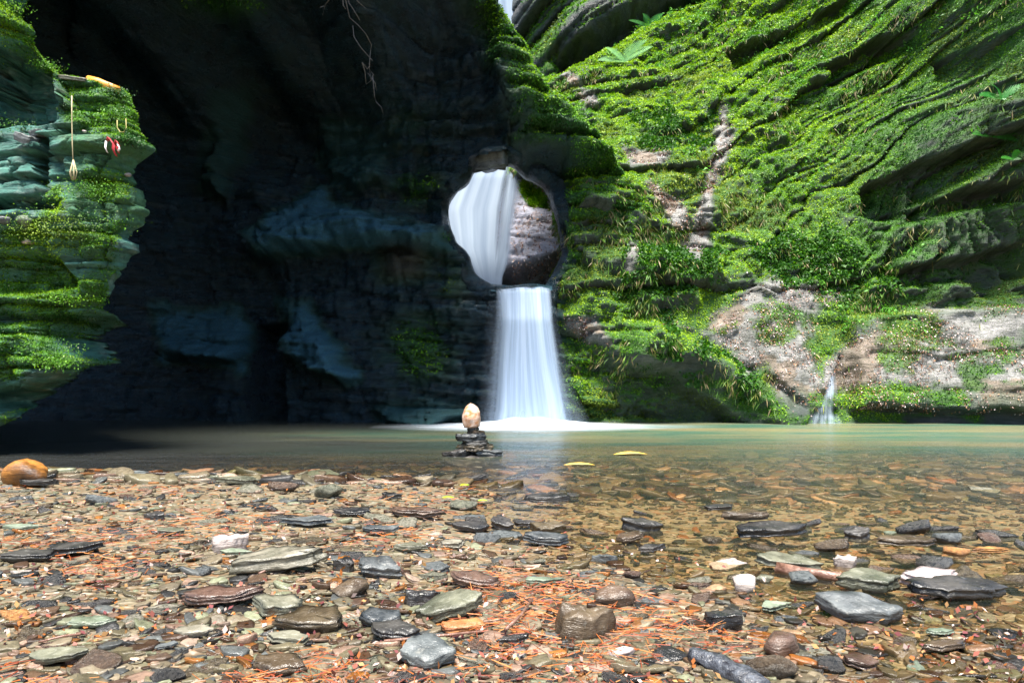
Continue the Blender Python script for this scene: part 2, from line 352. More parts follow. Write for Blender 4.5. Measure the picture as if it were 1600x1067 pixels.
brown = np.exp(-((A.px-630)/42)**4-((A.py-410)/32)**4); tA[..., :3] += (brown[..., None])*(np.array([.07, .06, .045])-tA[..., :3]); tA[..., 3] = np.maximum(tA[..., 3], brown*.8)
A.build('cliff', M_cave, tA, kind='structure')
# rounded rim of the hole, as thick as the wall is there
hp = np.array(HOLE, float); seg = np.linalg.norm(np.roll(hp, -1, 0)-hp, axis=1); cs = np.concatenate([[0], np.cumsum(seg)]); tt = np.linspace(0, cs[-1], 361)[:-1]
hc = np.concatenate([hp, hp[:1]]); rx_, ry_ = np.interp(tt, cs, hc[:, 0]), np.interp(tt, cs, hc[:, 1])
for _ in range(10): rx_ = (np.roll(rx_, 1)+rx_*2+np.roll(rx_, -1))/4; ry_ = (np.roll(ry_, 1)+ry_*2+np.roll(ry_, -1))/4
rx_ += 3.0*fbm(tt*.035, 0*tt, 0*tt, 771, 3); ry_ += 3.0*fbm(tt*.035, 0*tt, 5+0*tt, 772, 3)
ex, ey = np.roll(rx_, -1)-np.roll(rx_, 1), np.roll(ry_, -1)-np.roll(ry_, 1); ln = np.hypot(ex, ey); ox_, oy_ = ey/ln, -ex/ln
if ((ox_*(rx_-790)+oy_*(ry_-350)) < 0).mean() > .5: ox_, oy_ = -ox_, -oy_
Ysm = blur(A.Y, 8); rim = []
def A_at(px_, py_, Y_):
    for _ in range(4):
        xi = np.clip(((px_-CX)/FPX*Y_-A.X[0, 0])/A.res, 0, A.X.shape[1]-1).astype(int); zi = np.clip((CAMH+(HOR-py_)/FPX*Y_-A.Z[0, 0])/A.res, 0, A.X.shape[0]-1).astype(int); Y_ = Ysm[zi, xi]
    return Y_
Yo = A_at(rx_+ox_*30, ry_+oy_*30, np.full(360, 8.9))
for _ in range(30): Yo = (np.roll(Yo, 1)+Yo+np.roll(Yo, -1))/3
for k_, (of, dy) in enumerate(((30, .14), (24, .02), (18, -.02), (12, -.03), (7, -.01), (2.5, .03), (0, .10), (1, .20), (4, .32), (12, .45), (26, .6))):
    j_ = (k_ not in (0,))*(9*fbm(tt*.03, tt*0+k_*.7, 0*tt, 780, 3)) if 0 < k_ < 5 else 0*tt
    a_ = rx_+ox_*(of+j_); b_ = ry_+oy_*(of+j_); w3 = np.stack([(a_-CX)/FPX*Yo, Yo+dy+.07*fbm(tt*.05, tt*0+k_, 0*tt, 790, 3), CAMH+(HOR-b_)/FPX*Yo], -1); rim.append(w3)
rim = np.array(rim); nk = len(rim); ii = np.arange(360)
Fr = np.concatenate([np.stack([k_*360+ii, k_*360+(ii+1) % 360, (k_+1)*360+(ii+1) % 360, (k_+1)*360+ii], -1) for k_ in range(nk-1)])
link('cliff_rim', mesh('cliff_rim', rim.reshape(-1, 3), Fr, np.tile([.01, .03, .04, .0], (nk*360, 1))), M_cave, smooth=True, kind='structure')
g = np.random.default_rng(21)
p, n, i, j = scatter(A.P, A.N, np.where(A.keep & (mA > .3), mA**1.3, 0), 70000, g)
hue = .40+.3*n[:, 2]+.35*m_ridge[i, j]*sm(45, 5, ridge_d[i, j])  # moss painted brighter along the ridge, as a lit edge
moss_A = leaf_cloud(p, n, g.uniform(.012, .045, len(p)), moss_colors(p, g, hue, len(p)), g)

CAPP = (770, 264, 8.62)
# ================================================================== THE RIGHT SLOPE
ctrl = [(880, 662, 8.9), (1000, 664, 8.9), (1100, 662, 8.8), (1240, 660, 8.8), (1400, 660, 8.7), (1600, 662, 8.4), (1750, 665, 7.8),
        (880, 520, 8.8), (960, 560, 8.75), (1060, 520, 8.75), (1200, 520, 9.2), (1350, 520, 9.3), (1600, 520, 8.8), (1750, 500, 8.1),
        (885, 400, 8.9), (960, 400, 9.0), (1100, 400, 9.4), (1250, 420, 9.8), (1400, 400, 9.5), (1600, 400, 8.8), (1750, 300, 8.0),
        (890, 300, 9.1), (980, 280, 9.5), (1100, 280, 10.2), (1250, 280, 10.4), (1400, 250, 9.8), (1600, 250, 8.6),
        (1000, 190, 11.4), (1120, 150, 11.8), (1300, 120, 11.2), (1450, 100, 10.2), (1600, 100, 8.7), (1750, 0, 7.8),
        (880, 110, 13.4), (1000, 60, 13.4), (1130, 10, 13.2), (1300, 0, 12.0), (1450, -50, 10.6), (1600, -80, 9.0),
        (1100, -150, 14), (1350, -200, 12), (1600, -300, 9.5), (800, 0, 15), (800, 200, 13)]
B = Face((-1.2, 7.4), (-.9, 9.6), .026, ctrl)
B.Y += .22*fbm(B.X*.8, B.Z*.8, 0, 103, 3)
# boulder toe with an undercut below its mossy lip, pale slab to its right
B.push([(860, 500), (905, 520), (960, 560), (1030, 566), (1090, 575), (1150, 610), (1215, 668), (1215, 720), (840, 720), (860, 600)], .20, .14, .06)
B.push([(985, 505), (1045, 512), (1120, 555), (1180, 590), (1250, 650), (1235, 690), (1190, 690), (1120, 640), (1040, 585), (970, 575)], -.34, .10, .03)
B.push([(865, 375), (910, 390), (925, 425), (915, 470), (875, 500), (862, 450)], .22, .07, .04)
B.push([(985, 395), (1040, 400), (1110, 400), (1120, 430), (1090, 470), (1010, 478), (975, 450)], -.22, .12, .05)
B.push([(895, 285), (985, 270), (1000, 300), (960, 320), (905, 325)], -.3, .08, .05)
# slots between beds, high on the right
for poly, dy in (([(1340, 300), (1480, 240), (1620, 190), (1620, 225), (1500, 285), (1400, 345), (1340, 340)], .55),
                 ([(1410, 330), (1500, 300), (1620, 275), (1620, 300), (1500, 330), (1430, 352)], .5),
                 ([(1290, 105), (1370, 70), (1450, 40), (1450, 60), (1380, 95), (1300, 128)], .5),
                 ([(1470, 90), (1560, 55), (1620, 30), (1620, 110), (1560, 108), (1480, 115)], .55),
                 ([(1140, 80), (1240, 40), (1330, 0), (1330, 20), (1240, 75), (1150, 105)], .5),
                 ([(1390, 425), (1480, 410), (1620, 380), (1620, 430), (1560, 470), (1500, 440), (1400, 450)], .35),
                 ([(1320, 500), (1400, 492), (1620, 478), (1620, 640), (1500, 640), (1330, 635)], -.38),
                 ([(1180, 452), (1260, 440), (1320, 470), (1320, 640), (1270, 640), (1240, 620), (1150, 560)], -.12),
                 ([(1270, 660), (1296, 590), (1310, 560), (1322, 600), (1318, 670)], .18)):
    B.push(poly, dy, .06, .05)
ang = R(24)*sm(480, 250, B.py)*sm(1000, 1200, B.px)+R(4)
sB = B.Z*np.cos(ang)-(B.X-3)*np.sin(ang)+.30*fbm(B.X*.9, B.Z*.9, 0, 62, 4)+.03*fbm(B.X*4, B.Z*4, 0, 63, 3)
rk = (.35+.65*sm(1150, 1380, B.px))*(1-.88*sm(440, 500, B.py)*sm(1000, 1060, B.px))*(1+.45*fbm(B.X*.9, B.Z*1.3, 0, 65))
B.Y -= (.22*rk+.06*(1-.9*sm(440, 500, B.py)*sm(1000, 1060, B.px)))*layers(sB, B.X*.8, 15, .40, .7)+rk*(.06*layers(sB+.04*fbm(B.X*2, B.Z*2, 0, 66), B.X, 16, .13, 1.3)+.10*blocks(sB, B.X, 53, .26, .7)+.045*blocks(sB, B.X, 54, .09, .3))+.03*rk*layers(sB, B.X, 19, .045, 2.5)
lowr = 1-.7*sm(430, 480, B.py)*sm(1020, 1080, B.px)
B.Y -= lowr*((1.15-rk)*.30*fbm(B.X*2.0, B.Z*2.8, 0, 72, 5)+.10*np.abs(fbm(B.X*3.2+2, B.Z*4.2, 0, 73, 2))*(1.3-rk)) + lowr*(.05*fbm(B.X*8, B.Z*9, 0, 75, 3) + .13*np.abs(fbm(B.X*5+2, B.Z*6.5, 0, 78, 2))*(1.35-rk))
B.upd()
B.cut([(600, 275), (868, 275), (872, 330), (884, 380), (868, 430), (862, 470), (866, 520), (880, 600), (886, 760), (600, 760)], .9, .10, .05)
B.cut([(600, 160), (868, 112), (920, 86), (996, 42), (1050, 13), (1120, -8), (1250, -300), (600, -900)], .9, .1, .06)
B.done()
def bmask(F_, polys, soft=22, nz=40, seed=88):
    r = np.zeros_like(F_.X); e = nz*fbm(F_.X*3, F_.Z*3, 0, seed, 4)
    for q in polys: r = np.maximum(r, sm(-soft, soft, sdpoly(F_.px, F_.py, q)+e))
    return r
bare = bmask(B, [[(1040, 505), (1100, 512), (1160, 450), (1270, 435), (1330, 465), (1260, 500), (1290, 600), (1250, 660), (1180, 585), (1120, 545)],
                 [(1330, 500), (1620, 485), (1620, 700), (1250, 700), (1290, 560)], [(1410, 490), (1620, 480), (1620, 640), (1500, 640)]], 14, 34)
bare = np.maximum(bare, bmask(B, [[(1122, 155), (1138, 170), (1142, 230), (1120, 290), (1112, 350), (1115, 385), (1085, 410), (1068, 380), (1082, 350), (1098, 280), (1118, 230)],
                 [(985, 375), (1000, 385), (985, 430), (975, 420)], [(880, 115), (915, 120), (935, 165), (960, 190), (900, 150)], [(1010, 285), (1060, 320), (1075, 350), (1060, 355), (1020, 310)],
                 [(975, 232), (1040, 240), (1030, 262), (985, 262)], [(865, 490), (930, 495), (965, 540), (950, 545), (880, 515)]], 6, 14, 90))
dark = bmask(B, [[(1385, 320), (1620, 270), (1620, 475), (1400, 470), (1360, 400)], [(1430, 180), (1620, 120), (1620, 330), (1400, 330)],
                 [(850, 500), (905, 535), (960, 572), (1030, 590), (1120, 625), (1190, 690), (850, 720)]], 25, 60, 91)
green2 = bmask(B, [[(1370, 505), (1460, 488), (1490, 500), (1455, 530), (1380, 525)], [(1310, 610), (1380, 590), (1500, 615), (1520, 650), (1330, 655)], [(1270, 455), (1340, 470), (1320, 530), (1275, 520)]], 10, 25, 92)
upB = B.N[..., 2]
moB = np.clip(1-.96*bare-.55*dark*sm(.55, .1, upB+.25*fbm(B.X*4, B.Z*8, 0, 95)), 0, 1)
moB = np.maximum(moB, green2); moB = np.maximum(moB, .85*bare*sm(.10, .30, fbm(B.X*2.6, B.Z*4.2, 0, 93, 4))*(B.py > 420)*(B.px > 1000)); moB *= sm(-.75, -.25, upB+.25*fbm(B.X*5, B.Z*5, 0, 97))*(.35+.65*sm(-.55, -.15, fbm(B.X*3, B.Z*5, 0, 96)+.35*upB))
tB = np.zeros(B.X.shape+(4,)); tB[..., :3] = (G0['deep']*.5+G0['mid']*.5); tB[..., 3] = np.clip(moB*1.2, 0, 1)*.95
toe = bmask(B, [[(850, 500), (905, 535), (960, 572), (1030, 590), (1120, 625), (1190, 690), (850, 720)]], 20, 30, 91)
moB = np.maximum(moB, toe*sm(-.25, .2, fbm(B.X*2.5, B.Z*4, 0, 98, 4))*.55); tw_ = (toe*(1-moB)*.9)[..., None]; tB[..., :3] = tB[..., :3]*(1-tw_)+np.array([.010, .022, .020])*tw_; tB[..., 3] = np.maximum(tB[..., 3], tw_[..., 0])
litc = bare*sm(520, 470, B.py)*sm(1200, 1130, B.px)+bare*(1-dark)
pale = np.array([.43, .39, .42])*(1+.55*fbm(B.X*2.5, B.Z*2.5, 0, 44, 5)+.5*fbm(B.X*16, B.Z*5, 0, 45, 3))[..., None]*np.where((fbm(B.X*2, B.Z*3, 0, 46, 4) > .12)[..., None], np.array([1., .8, .66]), 1)
pf = np.clip(bare*(1-moB)*sm(645, 600, B.py+20*fbm(B.X*3, B.Z, 0, 1)), 0, 1)[..., None]*.93
tB[..., :3] = tB[..., :3]*(1-pf)+pale*pf; tB[..., 3] = np.maximum(tB[..., 3], pf[..., 0])
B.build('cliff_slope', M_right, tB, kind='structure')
g = np.random.default_rng(22)
ok = B.keep & (B.px > 700) & (B.px < 1800) & (B.py > -150)
p, n, i, j = scatter(B.P, B.N, np.where(ok, moB**1.5*sm(0, .3, moB), 0), 480000, g)
q = B.px[i, j]; yy = B.py[i, j]
hue = .44+.36*n[:, 2]+.36*np.exp(-((q-1060)/220)**2)-.25*sm(1250, 1500, q)-.30*dark[i, j]+.35*green2[i, j]-.35*sm(560, 610, yy)*sm(1250, 1200, q)  # light painted into the moss: limer mid slope, deeper at far right
sz = g.uniform(.010, .036, len(p))*(1+.5*sm(9, 13, p[:, 1]))
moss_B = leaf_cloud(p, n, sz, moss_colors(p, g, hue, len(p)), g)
# creeping broad leaves
ivy = bmask(B, [[(985, 400), (1040, 392), (1110, 395), (1110, 440), (1070, 465), (1000, 478), (975, 440)], [(1040, 520), (1130, 560), (1160, 600), (1060, 580), (1000, 545)], [(1180, 390), (1290, 370), (1400, 450), (1300, 470), (1220, 440)], [(1000, 190), (1100, 185), (1095, 235), (1010, 230)]], 12, 45, 99)
p, n, i, j = scatter(B.P, B.N, np.where(ok, ivy*moB, 0), 26000, g)
c = G0['deep']*.7+G0['mid']*.35*g.random((len(p), 1)); c[g.random(len(p)) < .08] = G0['mid']*.9
moss_I = leaf_cloud(p+n*.02, n, g.uniform(.025, .055, len(p)), c, g, .6, .8)
# longer stems, grass and hanging threads between the cushions
g = np.random.default_rng(28)
p, n, i, j = scatter(B.P, B.N, np.where(ok & (B.py < 640), moB*sm(.15, -.25, upB)*sm(-.1, .3, fbm(B.X*1.6, B.Z*1.6, 0, 58)), 0), 15000, g)
c = np.array([(.20, .22, .05), (.10, .22, .02), (.26, .20, .10), (.06, .14, .02)])[g.integers(0, 4, len(p))]*g.uniform(.6, 1.2, (len(p), 1))
moss_H = leaf_cloud(p+n*.02, n, g.uniform(.05, .15, len(p)), c, g, 1.3, .10)
p, n, i, j = scatter(B.P, B.N, np.where(ok & (B.py < 520), moB*sm(.2, .45, fbm(B.X*1.1, B.Z*1.3, 0, 59)), 0), 5000, g)
k_ = g.integers(0, 700, len(p)); p = p[k_]+g.normal(size=p.shape)*.035; n = n[k_]
moss_S = leaf_cloud(p+n*.04, n, g.uniform(.03, .08, len(p)), np.array([.10, .30, .03])*g.uniform(.5, 1.3, (len(p), 1)), g, .2, .35)
# ridge hair of moss on A joins here
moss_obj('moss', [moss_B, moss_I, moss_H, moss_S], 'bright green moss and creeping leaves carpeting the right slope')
moss_obj('moss', [moss_A], 'dark green moss on the rock arch around the waterfall hole')
# dead leaves
g = np.random.default_rng(23)
p, n, i, j = scatter(B.P, B.N, np.where(ok, (bare*.9*(1-dark)*sm(-.1, .35, fbm(B.X*3.5, B.Z*3.5, 0, 57)+.1)+.02*sm(-.1, .3, upB)*sm(.0, .3, fbm(B.X*2, B.Z*2, 0, 55)))*sm(655, 630, B.py), 0), 11000, g)
pal = np.array([(.34, .24, .22), (.42, .34, .33), (.25, .12, .07), (.18, .09, .06), (.40, .22, .12), (.5, .44, .44), (.12, .05, .04)])
c = pal[g.integers(0, len(pal), len(p))]*g.uniform(.7, 1.2, (len(p), 1))
moss_obj('leaf_litter', [leaf_cloud(p+n*.012, n, g.uniform(.010, .034, len(p)), c, g, .6, .6)], 'pinkish brown dead leaves caught on the pale slabs of the right slope', M_litter, 'leaf litter')

# ================================================================== THE FAR GORGE behind the arch
ctrl = [(770, 60, 17), (770, -100, 17.5), (850, 60, 15.5), (850, -100, 16), (900, 40, 14.8), (1000, 20, 14.8), (1000, -100, 15.2), (1200, -100, 15.6), (870, 140, 15.4), (1000, 150, 15.6), (770, 200, 17), (1200, 100, 16)]
Cc = Face((-1.6, 6.5), (2.5, 12.5), .05, ctrl)
sC = Cc.Z*.86-Cc.X*.5+.2*fbm(Cc.X*.6, Cc.Z*.6, 0, 131)
Cc.Y -= .5*layers(sC, Cc.X, 25, .8, .4)+.2*layers(sC, Cc.X, 26, .25, .9)+.1*fbm(Cc.X*3, Cc.Z*3, 0, 134)
Cc.push([(905, 60), (1000, 10), (1100, -20), (1060, 30), (960, 85), (880, 110), (870, 90)], 1.3, .25, .1)
Cc.done(); mC = np.clip(sm(-.25, .15, fbm(Cc.X*1.2, Cc.Z*1.2, 0, 136)+.5*Cc.N[..., 2])*sm(808, 830, Cc.px), 0, 1)
tC = np.zeros(Cc.X.shape+(4,)); tC[..., :3] = G0['mid']*.7; tC[..., 3] = mC
Cc.build('gorge_side', M_right, tC, kind='structure')
g = np.random.default_rng(24); p, n, i, j = scatter(Cc.P, Cc.N, np.where((Cc.py > -60) & (Cc.px < 1250), mC, 0), 30000, g)
moss_obj('moss', [leaf_cloud(p, n, g.uniform(.05, .10, len(p)), moss_colors(p, g, .35+.4*n[:, 2], len(p)), g)], 'shaded green moss in the far gorge above the rock arch')

# ================================================================== ROCK SEEN THROUGH THE HOLE
ctrl = [(660, 480, 10.6), (760, 480, 10.6), (860, 480, 10.2), (920, 480, 10.0), (660, 350, 10.9), (760, 350, 10.9), (830, 380, 10.4), (900, 360, 10.1), (660, 200, 11.3), (760, 230, 11.3), (830, 290, 10.9), (900, 260, 10.6), (760, 120, 11.8), (900, 120, 11.5)]
D = Face((-1.9, 1.2), (1.2, 4.65), .022, ctrl)
D.Y += .18*fbm(D.X*1.5, D.Z*1.5, 0, 201)+.05*fbm(D.X*6, D.Z*6, 0, 203)
D.push([(770, 432), (820, 428), (872, 402), (900, 395), (900, 520), (760, 520)], .35, .05, .04)
D.push([(800, 262), (850, 282), (880, 315), (905, 335), (905, 400), (860, 412), (815, 430), (785, 430), (790, 330)], -.45, .12, .05)
D.Y -= .05*layers(D.Z+.3*D.X, D.X, 33, .2, 1.2)
D.done(); mD = bmask(D, [[(812, 298), (848, 285), (850, 298), (818, 318)]], 8, 18, 205)
mD = np.maximum(mD, bmask(D, [[(820, 320), (855, 345), (868, 352), (850, 322), (815, 305)]], 6, 14, 206))
tD = np.zeros(D.X.shape+(4,)); tD[..., :3] = G0['mid']*.9; tD[..., 3] = mD
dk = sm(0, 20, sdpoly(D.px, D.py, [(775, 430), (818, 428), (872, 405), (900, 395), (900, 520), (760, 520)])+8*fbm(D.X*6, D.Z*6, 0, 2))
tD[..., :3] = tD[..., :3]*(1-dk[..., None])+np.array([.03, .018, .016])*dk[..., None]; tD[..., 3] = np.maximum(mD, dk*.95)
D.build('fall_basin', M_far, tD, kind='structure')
g = np.random.default_rng(25); p, n, i, j = scatter(D.P, D.N, mD, 5000, g)
moss_obj('moss', [leaf_cloud(p, n, g.uniform(.02, .05, len(p)), moss_colors(p, g, .5+.3*n[:, 2], len(p)), g)], 'strip of green moss on the boulder seen through the hole')
p, n, i, j = scatter(D.P, D.N, (D.px > 800)*(1-mD)*(1-dk), 2500, g)
c = pal[g.integers(0, len(pal), len(p))]
moss_obj('leaf_litter', [leaf_cloud(p+n*.01, n, g.uniform(.02, .05, len(p)), c, g, .6, .5)], 'wet brown leaves stuck to the boulder seen through the hole', M_litter, 'leaf litter')

# ================================================================== THE LEFT OUTCROP (turns the corner into the cave)
Z = np.arange(-.3, 5.2, .013); YL = 4.6
def zof(py): return CAMH+(HOR-py)/FPX*YL
out = [(-900, 60), (-300, 60), (-60, 45), (0, 25), (20, 45), (60, 62), (85, 72), (104, 76), (112, 150), (122, 196), (140, 203), (180, 212), (205, 222), (218, 245), (232, 216), (250, 208), (275, 210), (285, 226), (310, 236), (335, 230), (350, 206), (365, 204), (385, 212), (405, 200), (430, 178), (455, 168), (485, 152), (496, 110), (505, 88), (520, 92), (540, 112), (562, 132), (572, 126), (590, 100), (604, 62), (615, 28), (632, -10), (640, 8), (652, 32), (664, 12), (680, -25), (700, -60), (900, -90)]
oz = np.array([zof(a) for a, b in out])[::-1]; ox = np.array([(b-CX)/FPX*(YL+.20) for a, b in out])[::-1]
Rz = np.interp(Z, oz, ox)+.015*fbm(Z*9, 0*Z, 0*Z, 301)+.030*blocks(Z, 0*Z, 61, .11, 1.)+.012*blocks(Z, 0*Z, 62, .035, 1.)
t = np.concatenate([np.linspace(-2.6, 0, 190, endpoint=False), np.linspace(0, math.pi/2, 40, endpoint=False)+10, np.linspace(0, 3.2, 90)+20])
T, ZZ = np.meshgrid(t, Z); RR = np.repeat(Rz[:, None], len(t), 1); rad = .22
EX = np.where(T < 5, RR-rad+T, np.where(T < 15, RR-rad+rad*np.sin(T-10), RR)); EY = np.where(T < 5, YL, np.where(T < 15, YL+rad*(1-np.cos(T-10)), YL+rad+(T-20)))
EX = np.where(T > 15, EX-(T-20)*1.0, EX)
s_ = ZZ+.05*fbm(EX*1.1, ZZ, 0, 311)+.03*(EX+3)
dd = .09*blocks(s_, EX+EY, 41, .27, .55)+.05*blocks(s_+.02*fbm(EX*3, ZZ*3, 0, 9), EX+EY, 42, .10, .24)+.016*blocks(s_, EX+EY, 43, .035, .12)+.03*fbm(EX*4, ZZ*5, EY, 313)
nxn = np.where(T < 5, 0, np.where(T < 15, np.sin(T-10), 1)); nyn = np.where(T < 5, -1, np.where(T < 15, -np.cos(T-10), 0))
EX = EX+nxn*(dd-.03)*.2; EY = EY+nyn*dd
EY += .25*sm(-2.9, -3.5, EX)*0 + .12*fbm(EX*1.2, ZZ*1.2, 0, 317)*(T < 15)
ppx = CX+FPX*EX/EY; ppy = HOR-FPX*(ZZ-CAMH)/EY
def epush(poly, dy, soft=.05):
    global EY
    EY = EY+dy*sm(-soft, soft, sdpoly(ppx, ppy, poly)*EY/FPX+.03*fbm(EX*6, ZZ*6, 0, 19))
epush([(-60, 70), (40, 75), (70, 110), (80, 185), (-60, 195)], .5)
epush([(-200, 305), (90, 312), (88, 322), (-200, 322)], .25, .03)
epush([(58, 215), (68, 215), (70, 300), (60, 305)], .25, .02)
epush([(-200, 400), (85, 405), (110, 440), (60, 455), (-200, 452)], .28, .05)
epush([(-200, 492), (140, 490), (150, 505), (-200, 508)], .2, .03)
epush([(85, 498), (170, 490), (165, 580), (130, 560), (90, 535)], .5, .04)
epush([(-200, 615), (40, 612), (120, 590), (120, 640), (-200, 640)], .4, .04)
E = np.stack([EX, EY, ZZ], -1); EN = normals(E)
fl = (EN*np.stack([nxn, nyn, 0*nxn], -1)).sum(-1) < 0; EN[fl] *= -1
def emask(polys, soft=10, nz=25, seed=320):
    r = np.zeros_like(EX); e = nz*fbm(EX*5, ZZ*7, EY, seed, 4)
    for q in polys: r = np.maximum(r, sm(-soft, soft, sdpoly(ppx, ppy, q)+e))
    return r
mE = emask([[(-50, 0), (40, 0), (85, 100), (75, 115), (40, 70), (-50, 60)], [(75, 108), (205, 118), (215, 190), (250, 215), (240, 232), (190, 225), (150, 210), (100, 190), (95, 130)],
            [(135, 262), (195, 262), (205, 300), (195, 320), (140, 318)], [(-80, 370), (60, 350), (195, 345), (170, 400), (90, 400), (90, 440), (-80, 400)],
            [(-80, 420), (50, 420), (175, 425), (160, 480), (80, 492), (-80, 500)], [(-80, 505), (70, 502), (85, 535), (135, 565), (90, 580), (0, 590), (-80, 600)],
            [(70, 290), (90, 290), (90, 350), (70, 340)], [(0, 645), (35, 645), (20, 655), (0, 655)]])
mE *= .38+.62*sm(-.40, .12, fbm(EX*7, ZZ*12, EY, 322)+.5*EN[..., 2])
tE = np.zeros(EX.shape+(4,)); tE[..., :3] = G0['mid']*.75; gw = emask([[(95, 120), (230, 130), (240, 350), (100, 340)]], 20, 30, 325)*.5
tE[..., 3] = np.maximum(mE, gw)
V, F, c_ = compact(E.reshape(-1, 3), grid_faces(*EX.shape), tE.reshape(-1, 4))
link('cliff_outcrop', mesh('cliff_outcrop', V, F, c_), M_left, kind='structure')
g = np.random.default_rng(26); p, n, i, j = scatter(E, EN, np.where(ppy > -40, mE**1.3, 0), 250000, g)
hue = .38+.35*n[:, 2]
moss_E = leaf_cloud(p, n, g.uniform(.006, .019, len(p)), moss_colors(p, g, hue, len(p)), g, .5)
# overhanging tufts on the noses of the ledges
tv = []
for (cx, cy, num, spread) in ((224, 222, 900, 9), (205, 180, 500, 12), (203, 150, 400, 10), (112, 566, 900, 16), (90, 545, 700, 25), (50, 90, 600, 11), (15, 20, 600, 18), (70, 355, 900, 40), (150, 350, 600, 35), (172, 468, 300, 7), (128, 465, 700, 18), (160, 300, 900, 22), (35, 200, 300, 20)):
    cx = cx-14*(cx > 100); d = (ppx-cx)**2+(ppy-cy)**2; d[T > 12] = 1e9; k = np.argmin(d); c0 = E.reshape(-1, 3)[k]; sp = spread*YL/FPX
    pp = c0+g.normal(size=(num, 3))*np.array([sp, .04, sp*.35])-np.array([0, .06, 0])
    tv.append(leaf_cloud(pp, np.tile([.3, -.7, .4], (num, 1)), g.uniform(.007, .018, num), moss_colors(pp, g, np.full(num, .28), num), g, .7))
moss_obj('moss', [moss_E]+tv, 'vivid green moss cushions on the ledges of the left outcrop')

# ================================================================== SHORE, BED
SH = [(-8, 3.95), (-2.39, 3.87), (-1.06, 3.76), (-.40, 3.6), (-.05, 3.15), (-.02, 2.6), (.05, 2.2), (.22, 1.9), (.50, 1.66), (.70, 1.45), (.78, 1.2), (.85, .9), (.9, -3), (-8, -3)]
def ground(x, y):
    d = sdpoly(x, y, SH)
    h = np.where(d > 0, .055*np.tanh(d*1.1), (.034+.033*sm(1.9, 3.3, y))*np.tanh(d*1.6))
    h = h-.10*sm(3.9, 8.5, y)*sm(.1, -.6, d)-.13*sm(.02, -.30, d)*sm(.1, -.7, x)
    return h+.014*fbm(x*2.2, y*2.2, 0, 401, 4)*sm(3.5, 0, np.abs(d))*1.2-.004
gx = np.concatenate([np.arange(-9, -3.2, .2), np.arange(-3.2, 3.4, .02), np.arange(3.4, 9, .2)]); gy = np.concatenate([np.arange(-4, .7, .2), np.arange(.7, 5.0, .02), np.arange(5.0, 11, .1)])
GX, GY = np.meshgrid(gx, gy); GZ = ground(GX, GY); GZ += .006*fbm(GX*14, GY*14, 0, 405, 3)
P_ = np.stack([GX, GY, GZ], -1)
m, t_, o_ = nodes('shale_ground'); b = NB(t_); pr = b.n('BsdfPrincipled'); v = b.co((1, 1.3, 1))
cell = b.n('TexVoronoi'); b.l(v, cell.inputs['Vector']); cell.inputs['Scale'].default_value = 38
cr = b.n('ValToRGB'); b.l(cell.outputs['Color'], cr.inputs[0]); el = cr.color_ramp.elements
el[0].color = (.05, .03, .02, 1); el[1].position = 1; el[1].color = (.34, .26, .20, 1)
for pos, col in ((.25, (.14, .10, .06)), (.45, (.10, .11, .07)), (.6, (.22, .10, .04)), (.78, (.18, .17, .12))): e = el.new(pos); e.color = (*col, 1)
big = b.n('TexVoronoi'); b.l(b.co((.7, 1.6, 1)), big.inputs['Vector']); big.inputs['Scale'].default_value = 7
c = b.mix(b.ramp(b.noise(v, 3, 5), .4, .6), cr.outputs[0], b.mix(.5, cr.outputs[0], (.15, .11, .06)))
c = b.mix(b.ramp(big.outputs['Color'], .55, .8, 0, .6), c, (.20, .17, .11))
b.l(c, pr.inputs['Base Color']); pr.inputs['Roughness'].default_value = .45
b.l(b.bump(cell.outputs['Distance'], .8, .02), pr.inputs['Normal']); b.l(pr.outputs[0], o_.inputs[0]); M_ground = m
link('ground', mesh('ground', P_.reshape(-1, 3), grid_faces(*GX.shape)), M_ground, smooth=True, kind='structure')

# water: reflects by angle, lets the bed show in the shallows, silty green where deep
m, t_, o_ = nodes('pool_water'); b = NB(t_)
fr = b.n('Fresnel'); fr.inputs[0].default_value = 1.33
gl = b.n('BsdfGlossy'); gl.inputs['Roughness'].default_value = .26; gl.inputs[0].default_value = (.9, .95, 1, 1)
bp = b.bump(b.noise(b.co((1, 2.2, 1)), 2.2, 4, .6), .25, .05); bp2 = b.bump(b.noise(b.co((1, 3, 1)), 16, 3, .6), .12, .012, bp)
b.l(bp2, gl.inputs['Normal']); b.l(bp2, fr.inputs['Normal'])
tr = b.n('BsdfTransparent'); df = b.n('BsdfDiffuse')
dep = b.attr('depth', 'Fac')
b.l(b.mix(b.ramp(dep, 0, .55), (.97, .90, .76), (.50, .48, .22)), tr.inputs[0])
sx = b.n('SeparateXYZ'); b.l(b.co(), sx.inputs[0])
xr = b.ramp(b.m('ADD', sx.outputs[0], b.ramp(b.noise(b.co((.3, 1, 1)), 1.0, 4), .3, .7, -1.2, 1.2)), -2.2, 1.8)  # left of the pool painted dark, for the cave's shade and reflection
b.l(b.mix(xr, (.018, .022, .012), b.mix(b.ramp(b.noise(b.co((.4, 1.4, 1)), 1.1, 4), .4, .6), (.035, .12, .07), (.19, .17, .07))), df.inputs[0])
m1 = b.n('MixShader'); b.l(b.ramp(dep, .0, .5, .03, .85), m1.inputs[0]); b.l(tr.outputs[0], m1.inputs[1]); b.l(df.outputs[0], m1.inputs[2])
m2 = b.n('MixShader'); b.l(b.m('MULTIPLY', fr.outputs[0], .56), m2.inputs[0]); b.l(m1.outputs[0], m2.inputs[1]); b.l(gl.outputs[0], m2.inputs[2])
b.l(m2.outputs[0], o_.inputs[0]); M_water = m
wx = np.arange(-9, 9, .1); wy = np.arange(-3, 10.5, .1); WX, WY = np.meshgrid(wx, wy)
